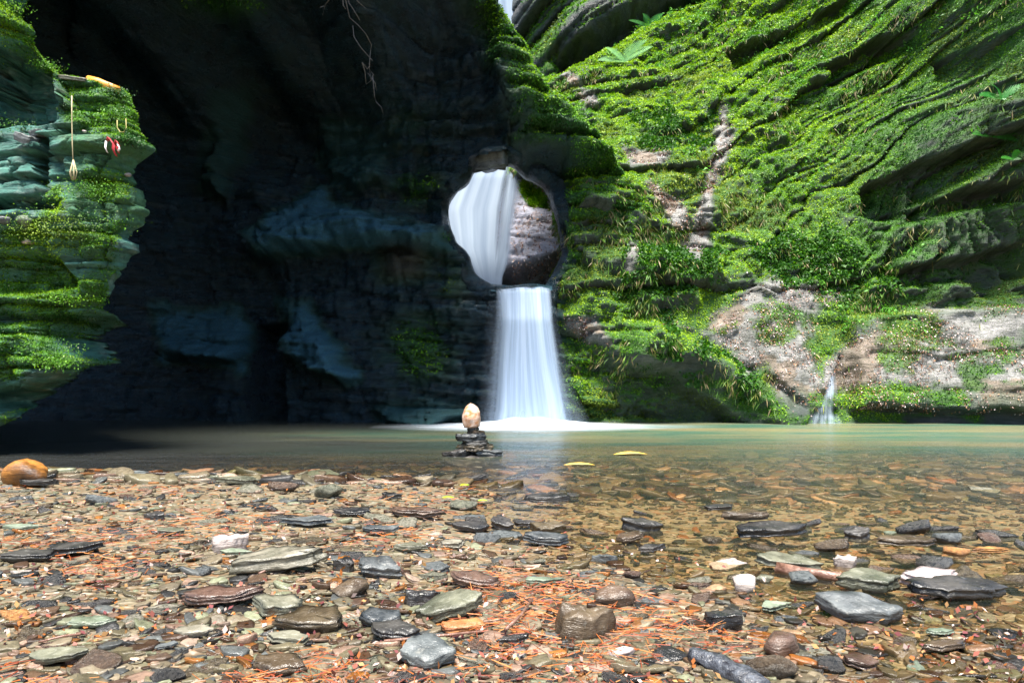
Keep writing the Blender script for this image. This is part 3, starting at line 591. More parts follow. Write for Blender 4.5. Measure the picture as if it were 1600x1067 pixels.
me = mesh('pool_water', np.stack([WX, WY, 0*WX], -1).reshape(-1, 3), grid_faces(*WX.shape))
a = me.attributes.new('depth', 'FLOAT', 'POINT'); a.data.foreach_set('value', np.clip(.5*sm(3.6, 7.4, WY+.5*fbm(WX*.7, WY*.7, 0, 71)), 0, 1).ravel().astype(np.float32))
link('water', me, M_water, smooth=True, kind='structure')

# ================================================================== FALLS
def fall_mat(name, dens, streak, edge=.25, col=(.60, .70, .84), dk=(.33, .43, .57)):
    m, t, o = nodes(name); b = NB(t)
    uv = b.n('UVMap'); sep = b.n('SeparateXYZ'); b.l(uv.outputs[0], sep.inputs[0]); u, v_ = sep.outputs[0], sep.outputs[1]
    mp = b.n('Mapping'); b.l(uv.outputs[0], mp.inputs[0]); mp.inputs['Scale'].default_value = (streak, .55, 1)
    n1 = b.noise(mp.outputs[0], 1.0, 5, .62, .25)
    e = b.m('MULTIPLY', b.ramp(u, 0, edge), b.ramp(u, 1, 1-edge*.7))
    al = b.m('MULTIPLY', e, b.ramp(n1, .30, .62, dens*.35, dens))
    al = b.m('MULTIPLY', al, b.attr('cover', 'Fac'))
    al = b.m('MINIMUM', al, 1.0)
    p = b.n('BsdfDiffuse'); b.l(b.mix(b.ramp(n1, .3, .7), dk, col), p.inputs[0])
    tl = b.n('BsdfTranslucent'); tl.inputs[0].default_value = (*col, 1); mm = b.n('MixShader'); mm.inputs[0].default_value = .4
    b.l(p.outputs[0], mm.inputs[1]); b.l(tl.outputs[0], mm.inputs[2])
    tp = b.n('BsdfTransparent'); mx = b.n('MixShader'); b.l(al, mx.inputs[0]); b.l(tp.outputs[0], mx.inputs[1]); b.l(mm.outputs[0], mx.inputs[2])
    b.l(mx.outputs[0], o.inputs[0]); return m
def sheet(name, rows, mat, seed, bow=.1, parent=None, cover=None, nu=40, nv=60, **tags):
    """rows: (py, left px, right px, depth) from lip to foot"""
    rows = np.array(rows, float); k = np.linspace(0, len(rows)-1, nv); f = [np.interp(k, np.arange(len(rows)), rows[:, c]) for c in range(4)]
    u = np.linspace(0, 1, nu); Uu = np.tile(u, (nv, 1)); Pp = np.zeros((nv, nu, 3))
    for c in range(nv):
        px = f[1][c]+(f[2][c]-f[1][c])*u; y = f[3][c]-bow*np.sin(u*math.pi)+.02*vn(u*9, c*.03, 0, seed)
        Pp[c] = np.stack([(px-CX)/FPX*f[3][c], y, np.full(nu, CAMH+(HOR-f[0][c])/FPX*f[3][c])], -1)
    me = mesh(name, Pp.reshape(-1, 3), grid_faces(nv, nu)); uvl = me.uv_layers.new(name='UVMap')
    li = np.zeros(len(me.loops), np.int32); me.loops.foreach_get('vertex_index', li)
    Vv = np.tile(np.linspace(1, 0, nv)[:, None], (1, nu)); uvs = np.stack([Uu.ravel()[li], Vv.ravel()[li]+seed*.37], -1).astype(np.float32)
    uvl.data.foreach_set('uv', uvs.ravel())
    cv = cover(Uu, 1-Vv) if cover else np.ones_like(Uu)
    a = me.attributes.new('cover', 'FLOAT', 'POINT'); a.data.foreach_set('value', cv.ravel().astype(np.float32))
    return link(name, me, mat, parent, smooth=True, **tags)
F1 = fall_mat('fall_veil', 1.1, 7); F2 = fall_mat('fall_core', 1.7, 13, .22); F3 = fall_mat('fall_mist', .55, 3, .45)
lab = 'white silky waterfall pouring from the lip of the hole into the pool'
root = bpy.data.objects.new('waterfall', None); C.objects.link(root); root.location = (0, 0, 0); root['label'] = lab; root['category'] = 'waterfall'
notch = lambda U, V: sm(.0, .07, V-.03*vn(U*11, 0*U, 0*U, 3)-.01)*(1-np.clip(sm(.14, .0, np.abs(U-.64-.12*V))*sm(.24, .04, V), 0, 1)*.9)
sheet('veil', [(448, 773, 861, 8.9), (455, 774, 862, 8.6), (500, 774, 865, 8.42), (570, 765, 877, 8.38), (640, 757, 893, 8.34), (668, 750, 900, 8.32)], F1, 1, .10, root, notch)
sheet('core', [(449, 772, 860, 8.95), (456, 775, 861, 8.65), (500, 782, 864, 8.46), (570, 778, 874, 8.42), (640, 774, 884, 8.38), (668, 772, 887, 8.36)], F2, 2, .04, root, notch)
sheet('mist_edge', [(470, 758, 868, 8.62), (540, 755, 880, 8.48), (620, 748, 905, 8.4), (668, 735, 930, 8.36)], F3, 3, .12, root, lambda U, V: .5+.5*V)
sheet('waterfall', [(248, 725, 822, 10.75), (280, 695, 820, 10.5), (330, 670, 816, 10.3), (390, 685, 804, 10.05), (432, 725, 786, 9.85), (452, 735, 784, 9.75)], fall_mat('upper_fall', 3.2, 8, .12, (.40, .48, .58), (.20, .26, .35)), 5, .12, None,
      lambda U, V: np.clip(1-.80*sm(.52, .9, U)*sm(1.0, .5, V)+.30*vn(U*22, V*.8, 0, 3)*sm(.5, .7, U), 0, 1), label='pale blue upper waterfall seen through the round hole', category='waterfall')
sheet('waterfall', [(-60, 770, 800, 16.2), (20, 778, 806, 16.2), (50, 782, 812, 16.2)], fall_mat('far_fall', 2.5, 3, .1), 6, .05, None, None, 12, 14, label='sliver of distant white water at the top beside the rock arch', category='waterfall')
sheet('waterfall', [(555, 1286, 1304, 9.15), (590, 1280, 1308, 8.95), (620, 1272, 1310, 8.75), (662, 1260, 1318, 8.55)], fall_mat('trickle_water', .6, 9, .4), 8, .03, None, lambda U, V: np.clip(.15+2.2*fbm(U*6, V*5, 0, 5, 3)+.6*(V > .9), 0, 1.2), 16, 24, label='small white trickle running down the pale slab into the pool', category='waterfall')
# the little water step in the lip, between the hole and the lower fall
m, t_, o_ = nodes('lip_water'); b = NB(t_); pr = b.n('BsdfPrincipled'); pr.inputs['Base Color'].default_value = (.03, .07, .09, 1); pr.inputs['Roughness'].default_value = .12
b.l(b.bump(b.noise(b.co((1, 4, 1)), 6, 3), .3, .03), pr.inputs['Normal']); b.l(pr.outputs[0], o_.inputs[0])
u = np.linspace(0, 1, 30); lip = []
for k, (py, Y) in enumerate(((441, 9.9), (441.5, 9.3), (444, 8.93), (449, 8.80), (457, 8.72))):
    lip.append(np.stack([((768+94*u)-CX)/FPX*8.9, np.full(30, Y), np.full(30, CAMH+(HOR-py)/FPX*8.9)+.012*np.sin(u*9+k)], -1))
link('lip_water', mesh('lip_water', np.array(lip).reshape(-1, 3), grid_faces(5, 30)), m, smooth=True, kind='structure')
# foam where it lands
m, t_, o_ = nodes('foam'); b = NB(t_); p_ = b.n('BsdfDiffuse'); p_.inputs[0].default_value = (.70, .78, .86, 1)
n1 = b.noise(b.co((1, 2.5, 1)), 2.2, 5, .6); al = b.m('MULTIPLY', b.attr('cover', 'Fac'), b.ramp(n1, .30, .65, .30, 1.25)); al = b.m('MINIMUM', al, 1.0)
tp = b.n('BsdfTransparent'); mx = b.n('MixShader'); b.l(al, mx.inputs[0]); b.l(tp.outputs[0], mx.inputs[1]); b.l(p_.outputs[0], mx.inputs[2]); b.l(mx.outputs[0], o_.inputs[0])
fx, fy = np.meshgrid(np.linspace(-1.6, 2.4, 130), np.linspace(6.3, 8.75, 90)); r2 = ((fx-.15)/1.0)**2+((fy-8.0)/.80)**2; r3 = ((fx-.3)/2.0)**2+((fy-7.9)/.65)**2
fz = .012+.085*np.exp(-(((fx-.22)/.62)**2+((fy-8.3)/.28)**2)*1.3)*(1+.3*vn(fx*6, fy*6, 0, 4))
me = mesh('foam', np.stack([fx, fy, fz], -1).reshape(-1, 3), grid_faces(*fx.shape)); a = me.attributes.new('cover', 'FLOAT', 'POINT')
a.data.foreach_set('value', np.clip(1.5*np.exp(-r2*1.4)+.45*np.exp(-r3*1.6)-.07, 0, 1.4).ravel().astype(np.float32))
link('foam', me, m, smooth=True, kind='stuff', label='white foam spreading over the pool at the foot of the fall', category='foam')

# ================================================================== STONES
def slab(seed, n=26, asp=.6, th=.18, beds=3, rough_=.10):
    """slate shard, 1 long (x), asp wide, th thick; laminated edge"""
    g = np.random.default_rng(seed); k = g.integers(4, 8); an = np.sort((np.arange(k)+g.uniform(-.3, .3, k))*2*math.pi/k); rr = g.uniform(.78, 1.12, k)
    cor = np.stack([np.cos(an)*rr*.5, np.sin(an)*rr*.5*asp], -1); pts = []
    per = n//k+1
    for a in range(k):
        p0, p1 = cor[a], cor[(a+1) % k]
        for s in range(per):
            f = s/per; pts.append(p0*(1-f)+p1*f)
    pts = np.array(pts); m_ = len(pts)
    pts = .05*np.roll(pts, 1, 0)+.90*pts+.05*np.roll(pts, -1, 0); pts += g.normal(size=pts.shape)*.012*26/n**.5/5
    lv = [(-.5, .93)]; 
    for b_ in range(beds):
        z0 = -.5+(b_+.15)/beds; z1 = -.5+(b_+.85)/beds; ins = g.uniform(.92, 1.05); lv += [(z0, ins), (z1, ins-.01)]
    lv += [(.5, g.uniform(.93, .97)), (.53, .6), (.52, .25)]
    tx, ty = g.normal(size=2)*.12; V = []; ph = g.random()*9
    for z, s in lv:
        q = pts*s*(1+g.normal(size=(m_, 1))*rough_*.18)
        zz = z*th+th*.16*vn(q[:, 0]*7+ph, q[:, 1]*7, z*2, seed)+tx*th*q[:, 0]*2+ty*th*q[:, 1]*2
        V.append(np.column_stack([q, zz]))
    V = np.concatenate(V+[[[0, 0, .5*th]], [[0, 0, -.5*th]]]); L = len(lv); i = np.arange(m_); F = []
    for r in range(L-1):
        F.append(np.stack([r*m_+i, r*m_+(i+1) % m_, (r+1)*m_+(i+1) % m_, (r+1)*m_+i], -1))
    q4 = np.concatenate(F); t3 = np.concatenate([np.stack([(L-1)*m_+i, (L-1)*m_+(i+1) % m_, np.full(m_, L*m_)], -1), np.stack([(i+1) % m_, i, np.full(m_, L*m_+1)], -1)])
    V[:, 2] += th*.5
    return V, q4, t3
def lump(seed, asp=.8, th=.6, ang_=.16, n=12):
    """rounded block"""
    g = np.random.default_rng(seed); u = np.linspace(0, 2*math.pi, 2*n, endpoint=False); v = np.linspace(-math.pi/2, math.pi/2, n)
    Uu, Vv = np.meshgrid(u, v); d = np.stack([np.cos(Uu)*np.cos(Vv), np.sin(Uu)*np.cos(Vv), np.sin(Vv)], -1).reshape(-1, 3); r = np.ones(len(d))*.56
    for _ in range(11):
        a = g.normal(size=3); a /= np.linalg.norm(a); k = g.uniform(.30, .46); dt = d@a; r = np.where(dt*r > k, k/np.maximum(dt, .01), r)
    r *= 1+ang_*.6*fbm(d[:, 0]*2+seed, d[:, 1]*2, d[:, 2]*2, seed, 4)
    V = d*r[:, None]*np.array([1, asp, th]); i = np.arange(2*n); F = []
    for a in range(n-1): F.append(np.stack([a*2*n+i, a*2*n+(i+1) % (2*n), (a+1)*2*n+(i+1) % (2*n), (a+1)*2*n+i], -1))
    V[:, 2] += th*.45
    return V, np.concatenate(F), np.zeros((0, 3), int)
def stone_mesh(name, geo, sc_=1.0, mat=None):
    me = mesh(name, geo[0]*sc_, [geo[1], geo[2]]) if len(geo[2]) else mesh(name, geo[0]*sc_, geo[1])
    if mat: me.materials.append(mat)
    return me
def gpos(px, py):
    """where a sight line at this picture point meets the ground or the water's surface"""
    z = 0.0
    for _ in range(8):
        Y = FPX*(CAMH-z)/max(py-HOR, 5); x = (px-CX)/FPX*Y; z = max(float(ground(np.array([x]), np.array([Y]))[0]), -.005)
    return x, Y, z
used = []      # (x, y, radius)
# px, py of foot, width px, height/width, yaw, tilt(roll x, pitch y), kind, colour, name, label
HERO = [
 (428, 896, 186, .20, 8, (-8, -7), 's', 'green grey', 'slate', 'long flat olive slate slab raised on the beach, largest stone of the shale'),
 (352, 864, 62, .5, 30, (5, 0), 'l', 'pale', 'rock', 'pale angular stone behind the left end of the long olive slab'),
 (366, 872, 52, .22, 0, (-6, 5), 's', 'pale green', 'slate', 'small pale green slate leaning on the pale angular stone'),
 (585, 905, 78, .42, -15, (-12, 6), 's', 'blue grey', 'slate', 'blue grey block of slate at the right end of the long olive slab'),
 (536, 893, 40, .5, 20, (0, 0), 'l', 'dark wet', 'rock', 'small dark stone wedged between the olive slab and a blue grey block'),
 (545, 935, 62, .42, 10, (0, 0), 'l', 'brown', 'rock', 'rounded brown stone in front of the blue grey block'),
 (340, 950, 132, .20, 12, (-5, -5), 's', 'brown', 'slate', 'brown slate under the olive slab with a dark upper edge'),
 (318, 940, 96, .16, 8, (-6, -3), 's', 'dark wet', 'slate', 'thin black slate lying across a brown slate'),
 (430, 965, 98, .30, 35, (-10, 8), 's', 'green grey', 'slate', 'tilted greenish slate above the banded brown slate'),
 (480, 992, 125, .26, 10, (-10, -6), 's', 'brown', 'slate', 'banded brown slate with a wet bluish front edge'),
 (590, 985, 84, .32, -10, (-8, 4), 's', 'blue grey', 'slate', 'blue grey slate right of the banded brown slate'),
 (615, 1005, 88, .28, -6, (-4, 6), 's', 'dark wet', 'slate', 'dark brown slate half under the blue grey slate'),
 (700, 970, 130, .27, 20, (-10, -10), 's', 'green grey', 'slate', 'wedge shaped grey slate with a pointed upper corner, centre front'),
 (655, 950, 62, .45, 0, (0, 0), 'l', 'dark wet', 'rock', 'black angular stone left of the wedge shaped grey slate'),
 (725, 992, 88, .20, 15, (-8, 4), 's', 'orange', 'slate', 'flat orange brown stone in front of the wedge shaped slate'),
 (742, 922, 92, .26, 5, (-6, 6), 's', 'brown', 'slate', 'dark brown shard standing in wet gravel above the wedge slate'),
 (912, 1005, 108, .52, 15, (0, 8), 'l', 'brown', 'rock', 'large chocolate brown boulder among orange needles'),
 (960, 950, 66, .45, -10, (0, 0), 'l', 'brown', 'rock', 'rounded reddish brown stone behind the chocolate boulder'),
 (800, 1012, 62, .25, 12, (-6, -6), 's', 'dark wet', 'slate', 'small black shard left of the chocolate boulder'),
 (850, 918, 72, .14, 4, (0, 0), 's', 'pale green', 'slate', 'flat pale green slate lying level with the water'),
 (975, 1030, 46, .4, 0, (0, 0), 'l', 'pale', 'rock', 'pale rounded pebble in front of the chocolate boulder'),
 (664, 1045, 92, .42, -12, (-10, 5), 's', 'blue grey', 'slate', 'layered blue grey slate at the bottom centre of the beach'),
 (430, 1060, 100, .32, -8, (-8, 5), 's', 'brown', 'slate', 'dark slate at the bottom edge left of centre'),
 (138, 985, 78, .20, 4, (-6, 0), 's', 'pale green', 'slate', 'lens shaped pale green slate alone on the left shale'),
 (255, 1018, 44, .2, 20, (-4, -8), 's', 'blue grey', 'slate', 'small bright blue slate on the left shale'),
 (225, 1014, 42, .25, 20, (-4, 0), 's', 'brown', 'slate', 'small brown slate touching the bright blue one'),
 (110, 870, 96, .22, 6, (-6, -3), 's', 'dark wet', 'slate', 'dark blue black slate heap on the left shale'),
 (40, 880, 90, .2, 10, (-8, 0), 's', 'dark wet', 'slate', 'dark slate sheet at the left edge of the shale'),
 (25, 832, 60, .18, 0, (-5, 0), 's', 'pale green', 'slate', 'pale green slate at the left edge above the dark sheet'),
 (238, 812, 36, .35, 0, (0, 0), 'l', 'dark wet', 'rock', 'small dark stone on the upper left shale'),
 (262, 838, 52, .25, 8, (-5, 5), 's', 'green grey', 'slate', 'grey slate below the small dark stone on the upper left shale'),
 (640, 864, 56, .28, 0, (-5, 0), 's', 'green grey', 'slate', 'thick green grey slate in orange needles right of the olive slab'),
 (705, 860, 42, .4, 15, (-8, -8), 's', 'green grey', 'slate', 'upturned pale grey slate at the edge of the shallow water'),
 (590, 836, 66, .18, 5, (-6, -3), 's', 'blue grey', 'slate', 'long blue grey slate behind the thick green grey one'),
 (648, 812, 84, .22, 2, (-5, 3), 's', 'brown', 'slate', 'broad wet brown slate on the upper beach'),
 (545, 808, 62, .2, 4, (-5, 0), 's', 'dark wet', 'slate', 'shiny dark slate left of the broad brown one'),
 (480, 824, 84, .2, 6, (-6, -2), 's', 'blue grey', 'slate', 'flat blue grey slate in the middle of the upper beach'),
 (610, 782, 44, .3, 0, (-6, 0), 's', 'dark wet', 'slate', 'small black slate near the top of the beach'),
 (738, 755, 60, .18, 12, (-4, -12), 's', 'dark wet', 'slate', 'upturned dark shard at the tip of the beach'),
 (735, 832, 62, .25, -6, (-5, 4), 's', 'dark wet', 'slate', 'low black slate at the wet end of the beach'),
 (782, 828, 42, .5, -25, (-10, 10), 's', 'dark wet', 'slate', 'steeply tipped dark slate beside a low black slate'),
 (855, 788, 76, .20, 0, (-5, 2), 's', 'dark wet', 'slate', 'thin black slate lying alone in the water behind the beach tip'),
 (855, 838, 54, .45, -12, (-10, 8), 's', 'brown', 'slate', 'broken brown slate standing in the shallows'),
 (855, 856, 92, .24, 3, (-5, 2), 's', 'blue grey', 'slate', 'wide grey slate with wet white rim in the shallows'),
 (822, 826, 44, .3, 4, (0, 0), 's', 'dark wet', 'slate', 'small square black slate behind the wide grey one'),
 (1006, 832, 70, .32, 3, (-5, 3), 'l', 'dark wet', 'rock', 'glistening black rock alone in the shallow pool'),
 (985, 850, 52, .35, 12, (-6, -8), 's', 'brown', 'slate', 'brown slate just in front of the glistening black rock'),
 (945, 880, 42, .34, 0, (0, 0), 'l', 'blue grey', 'rock', 'small sparkling blue pebble in the shallows'),
 (1022, 864, 50, .25, 10, (-6, -6), 's', 'dark wet', 'slate', 'thin dark shard between the brown slate and open water'),
 (1125, 800, 52, .22, 6, (-4, -4), 's', 'dark wet', 'slate', 'small dark ridge of slate breaking the open water'),
 (1215, 846, 134, .20, 6, (-3, -3), 's', 'dark wet', 'slate', 'wet square cut slate slab, lower of the two stacked in the pool'),
 (1345, 844, 46, .42, 0, (0, 0), 'l', 'dark wet', 'rock', 'small pointed black rock right of the stacked pool slabs'),
 (1235, 892, 105, .22, -8, (-7, 6), 's', 'green grey', 'slate', 'olive slate with a black upturned left edge in the shallows'),
 (1165, 926, 48, .55, 0, (0, 0), 'l', 'pale', 'rock', 'white rounded stone in the shallows, left of a fallen branch'),
 (1196, 912, 34, .4, 0, (0, 0), 'l', 'green grey', 'rock', 'small olive pebble touching the white rounded stone'),
 (1365, 930, 116, .35, -5, (-5, 4), 's', 'green grey', 'slate', 'thick boat shaped grey slate on the right of the shallows'),
 (1325, 890, 42, .55, 0, (0, 0), 'l', 'pale', 'rock', 'pale pink stone behind the boat shaped slate'),
 (1465, 922, 92, .34, 8, (-10, -4), 's', 'pale', 'slate', 'pale pinkish slate with a rusty stain, tilted up on the right'),
 (1348, 975, 122, .34, -8, (-10, 6), 's', 'blue grey', 'slate', 'blue grey slate with a bright rippled face in the right shallows'),
 (1510, 940, 150, .22, 4, (-5, 2), 's', 'dark wet', 'slate', 'long black slate at the right between pale slate and frame edge'),
 (1140, 985, 76, .42, 22, (-5, -6), 'l', 'dark wet', 'rock', 'wedge of dark stone with a green top, right of the needles'),
 (1212, 958, 54, .28, 4, (-5, -3), 's', 'pale green', 'slate', 'pale green slate right of the dark wedge stone'),
 (1225, 1030, 70, .5, -8, (0, 0), 'l', 'brown', 'rock', 'rounded brown stone with a wet face near the bottom right'),
 (1470, 995, 48, .2, 0, (-4, 0), 's', 'pale green', 'slate', 'round pale green slate in the lower right shallows'),
 (1480, 1022, 84, .2, 8, (-5, -5), 's', 'brown', 'slate', 'brown slate below the round pale green one'),
 (1350, 1050, 60, .35, -8, (-5, 5), 's', 'brown', 'slate', 'dark brown stone at the bottom right beside white pebbles'),
 (1420, 858, 100, .1, 0, (0, 0), 's', 'brown', 'slate', 'sunken dark slate showing just above the water on the right'),
 (1550, 868, 60, .14, 0, (0, 0), 's', 'orange', 'slate', 'orange fleck of slate at the right edge of the shallows'),
 (372, 760, 74, .2, 2, (-3, 0), 's', 'green grey', 'slate', 'low grey slate on the crest of the beach above the others'),
 (205, 748, 56, .22, 4, (-4, 0), 's', 'blue grey', 'slate', 'blue grey slate on the far left crest of the beach'),
 (52, 762, 70, .2, 4, (-4, 0), 's', 'dark wet', 'slate', 'black slate beside the orange boulder on the left'),
 (450, 1010, 80, .2, -5, (-6, 4), 's', 'green grey', 'slate', 'grey slate just under the banded brown slate'),
 (80, 1040, 90, .22, 10, (-7, -5), 's', 'green grey', 'slate', 'mossy grey slate in the bottom left corner'),
 (300, 1000, 70, .25, 12, (-5, 3), 's', 'green grey', 'slate', 'grey slate below the stacked brown and black pair'),
]
CAT = {'slate': 'stone', 'rock': 'stone'}
for k, (px, py, wd, hr, yaw, (rx, ry), kd, col, nm, lab) in enumerate(HERO):
    x, y, z = gpos(px, py); w_m = wd*y/FPX
    g = np.random.default_rng(500+k)
    if kd == 's':
        # apparent height = thickness + foreshortened width
        asp = min(.8, max(.3, hr*1.9)); geo = slab(600+k, 34, asp, max(.10, hr*.5), 4)
    elif 'rounded' in lab: geo = lump(600+k, .75, hr*1.15)
    else: geo = slab(600+k, 30, .62, hr*.85, 3, .2)
    me = stone_mesh(nm, geo, w_m, S[col]); o = link(nm, me, label=lab, category='stone', group='slates and stones of the shore')
    o.location = (x, y+.30*w_m*(asp if kd == 's' else .7), z+(.004+.05*w_m if kd == 's' else -.04*w_m)); o.rotation_euler = (R(-rx*.8+3), R(ry*.8), R(yaw*.7))
    used.append((x, y+.12*w_m, w_m*.5, py))
# the upper of the two stacked pool slabs
x, y, z = gpos(1185, 842); me = stone_mesh('slate', slab(901, 34, .45, .13, 4), 92*y/FPX, S['brown']); o = link('slate', me, label='brown slate slab, upper of the two stacked in the pool', category='stone', group='slates and stones of the shore')
o.location = (x, y+.08, .045); o.rotation_euler = (R(-3), R(-3), R(4))
# orange boulder, left edge
x, y, z = gpos(20, 762); g = lump(933, .9, .75); me = stone_mesh('boulder', g, 66*y/FPX, stone_mat('rusty_boulder', (.055, .025, .01), (.34, .14, .02), (.3, .6))); o = link('boulder', me, label='rust orange boulder at the far left end of the beach', category='boulder'); o.location = (x, y+.1, z-.02)

# ---- cairn in the pool
cy_ = 4.76
def cst(px0, px1, y0, y1, seed, col, lab, tilt=(0, 0), kind='s', yaw=0, dy=0):
    wm = (px1-px0)*cy_/FPX; hm = (y1-y0)*cy_/FPX; geo = slab(seed, 34, .75, hm/wm*1.0, 4, .2) if kind == 's' else None
    if kind == 's': me = stone_mesh('cairn_stone', geo, wm, S[col])
    o = link('cairn_stone', me, label=lab, category='stone', group='stones of the cairn in the pool')
    o.location = ((.5*(px0+px1)-CX)/FPX*cy_, cy_+dy, CAMH+(HOR-y1)/FPX*cy_); o.rotation_euler = (R(tilt[0]), R(tilt[1]), R(yaw)); return o
cst(690, 792, 711, 726, 1001, 'dark wet', 'sunken slate base of the cairn, awash in the pool')
cst(694, 742, 702, 713, 1002, 'dark wet', 'black slate sticking out left at the foot of the cairn', (0, -6), dy=-.02)
cst(736, 788, 702, 713, 1003, 'blue grey', 'pointed shiny slate sticking out right at the foot of the cairn', (0, 7))
cst(713, 774, 694, 704, 1004, 'brown', 'broad brown slate, second layer of the cairn', (0, -3))
cst(718, 769, 688, 695.5, 1005, 'dark wet', 'thin slate with a point to the right, third layer of the cairn', (0, -2))
cst(714, 762, 678, 688.5, 1006, 'blue grey', 'grey slate with a pale rim, fourth layer of the cairn', (0, -5))
cst(726, 758, 672, 679, 1007, 'brown', 'small brown slate, fifth layer of the cairn', (0, 4))
cst(728, 750, 668, 673, 1008, 'dark wet', 'thin dark flake right under the egg shaped stone', (0, 0))
geo = lump(1011, 1, 1, .1, 18); wm = 30*cy_/FPX; v_ = geo[0]; v_[:, 2] = 0
_n = 18; lat_ = np.linspace(0, 1, _n).repeat(2*_n); lon_ = np.tile(np.linspace(0, 2*math.pi, 2*_n, endpoint=False), _n)
rp = np.interp(lat_, [0, .001, .04, .2, .42, .62, .8, .92, 1], [0, .38, .42, .47, .5, .46, .36, .22, 0])*(1+.20*fbm(np.cos(lon_)*1.3, np.sin(lon_)*1.3, lat_*2.4, 7, 3))
geo = (np.stack([rp*np.cos(lon_), rp*.85*np.sin(lon_), (lat_-.5)*1.32+.02*fbm(lon_, lat_*5, 0, 8)], -1), geo[1], geo[2]); me = stone_mesh('cairn_stone', geo, wm, S['agate']); o = link('cairn_stone', me, label='upright egg shaped orange and white stone crowning the cairn', category='stone', group='stones of the cairn in the pool')
o.location = ((736.5-CX)/FPX*cy_, cy_, CAMH+(HOR-649.5)/FPX*cy_); o.rotation_euler = (0, R(-4), R(30))

cp = link('cliff_cap_rock', stone_mesh('cliff_cap_rock', slab(1777, 40, .7, .34, 2, .2), 72*CAPP[2]/FPX, S['blue grey']), kind='structure'); cp.location = W(*CAPP); cp.rotation_euler = (R(6), R(-14), R(5))
# ---- medium shards: every one its own object
protos = [slab(1100+k, 20, rng.uniform(.38, .75), rng.uniform(.08, .17), 3) for k in range(14)]+[lump(1200+k, .7, rng.uniform(.35, .5), .2, 9) for k in range(4)]
pm = {}
names = ['green grey', 'dark wet', 'brown', 'blue grey', 'pale green', 'orange', 'pale']; wts = [.32, .31, .19, .10, .04, .02, .02]
anchors = [((430, 896), 'near the long olive slab'), ((140, 985), 'near the lens shaped green slate on the left'), ((110, 860), 'around the dark slates on the left shale'), ((700, 970), 'around the wedge shaped slate in front'), ((912, 1000), 'around the chocolate brown boulder'),
           ((480, 1040), 'along the bottom edge of the beach'), ((640, 820), 'on the upper beach below the cairn'), ((250, 780), 'on the far left shale'), ((860, 850), 'in the shallows past the beach tip'), ((1215, 840), 'in the water by the two stacked slabs'),
           ((1365, 930), 'near the boat shaped slate on the right'), ((1200, 1010), 'between the dark wedge stone and the bottom edge'), ((1480, 1010), 'in the bottom right shallows'), ((1050, 930), 'in the wet gravel right of the needles')]
cnt = 0; tries = 0
while cnt < 225 and tries < 20000:
    tries += 1
    px = rng.uniform(-40, 1640); py = 752+320*rng.random()**.9
    if px > 850 and py < 815 and rng.random() < .9: continue
    if px < 700 and py < 765 and rng.random() < .5: continue
    x, y, z = gpos(px, py); wd = rng.uniform(.038, .092)*(1+.4*(y-1)) 
    if any((x-a)**2+(y-b_)**2 < (.75*r_+wd*.35)**2 for a, b_, r_, q_ in used): continue
    used.append((x, y, wd*.5, py)); k = int(rng.integers(14) if rng.random() < .9 else rng.integers(14, 18)); col = names[int(rng.choice(7, p=wts))]
    if px > 850 and col == 'green grey' and rng.random() < .5: col = 'brown'
    if (k, col) not in pm: pm[(k, col)] = stone_mesh('shard' if k < 14 else 'pebble', protos[k], 1.0, S[col])
    near = min(anchors, key=lambda a: (a[0][0]-px)**2+1.5*(a[0][1]-py)**2)[1]
    nm = 'shard' if k < 14 else 'pebble'; cw = {'green grey': 'olive grey', 'dark wet': 'wet black', 'brown': 'brown', 'blue grey': 'blue grey', 'pale green': 'pale green', 'orange': 'orange', 'pale': 'pale'}[col]
    shape = 'flat slate shard' if k < 14 else 'rounded pebble'
    o = link(nm, pm[(k, col)], label=f'small {cw} {shape} {near}', category='stone', group=f'small {cw} {shape}s {near}')
    o.scale = (wd, wd, wd); o.location = (x, y, z-.06*wd); o.rotation_euler = (R(rng.normal()*6+6), R(rng.normal()*7), R(rng.normal()*35+(180 if rng.random() < .5 else 0)))
    cnt += 1

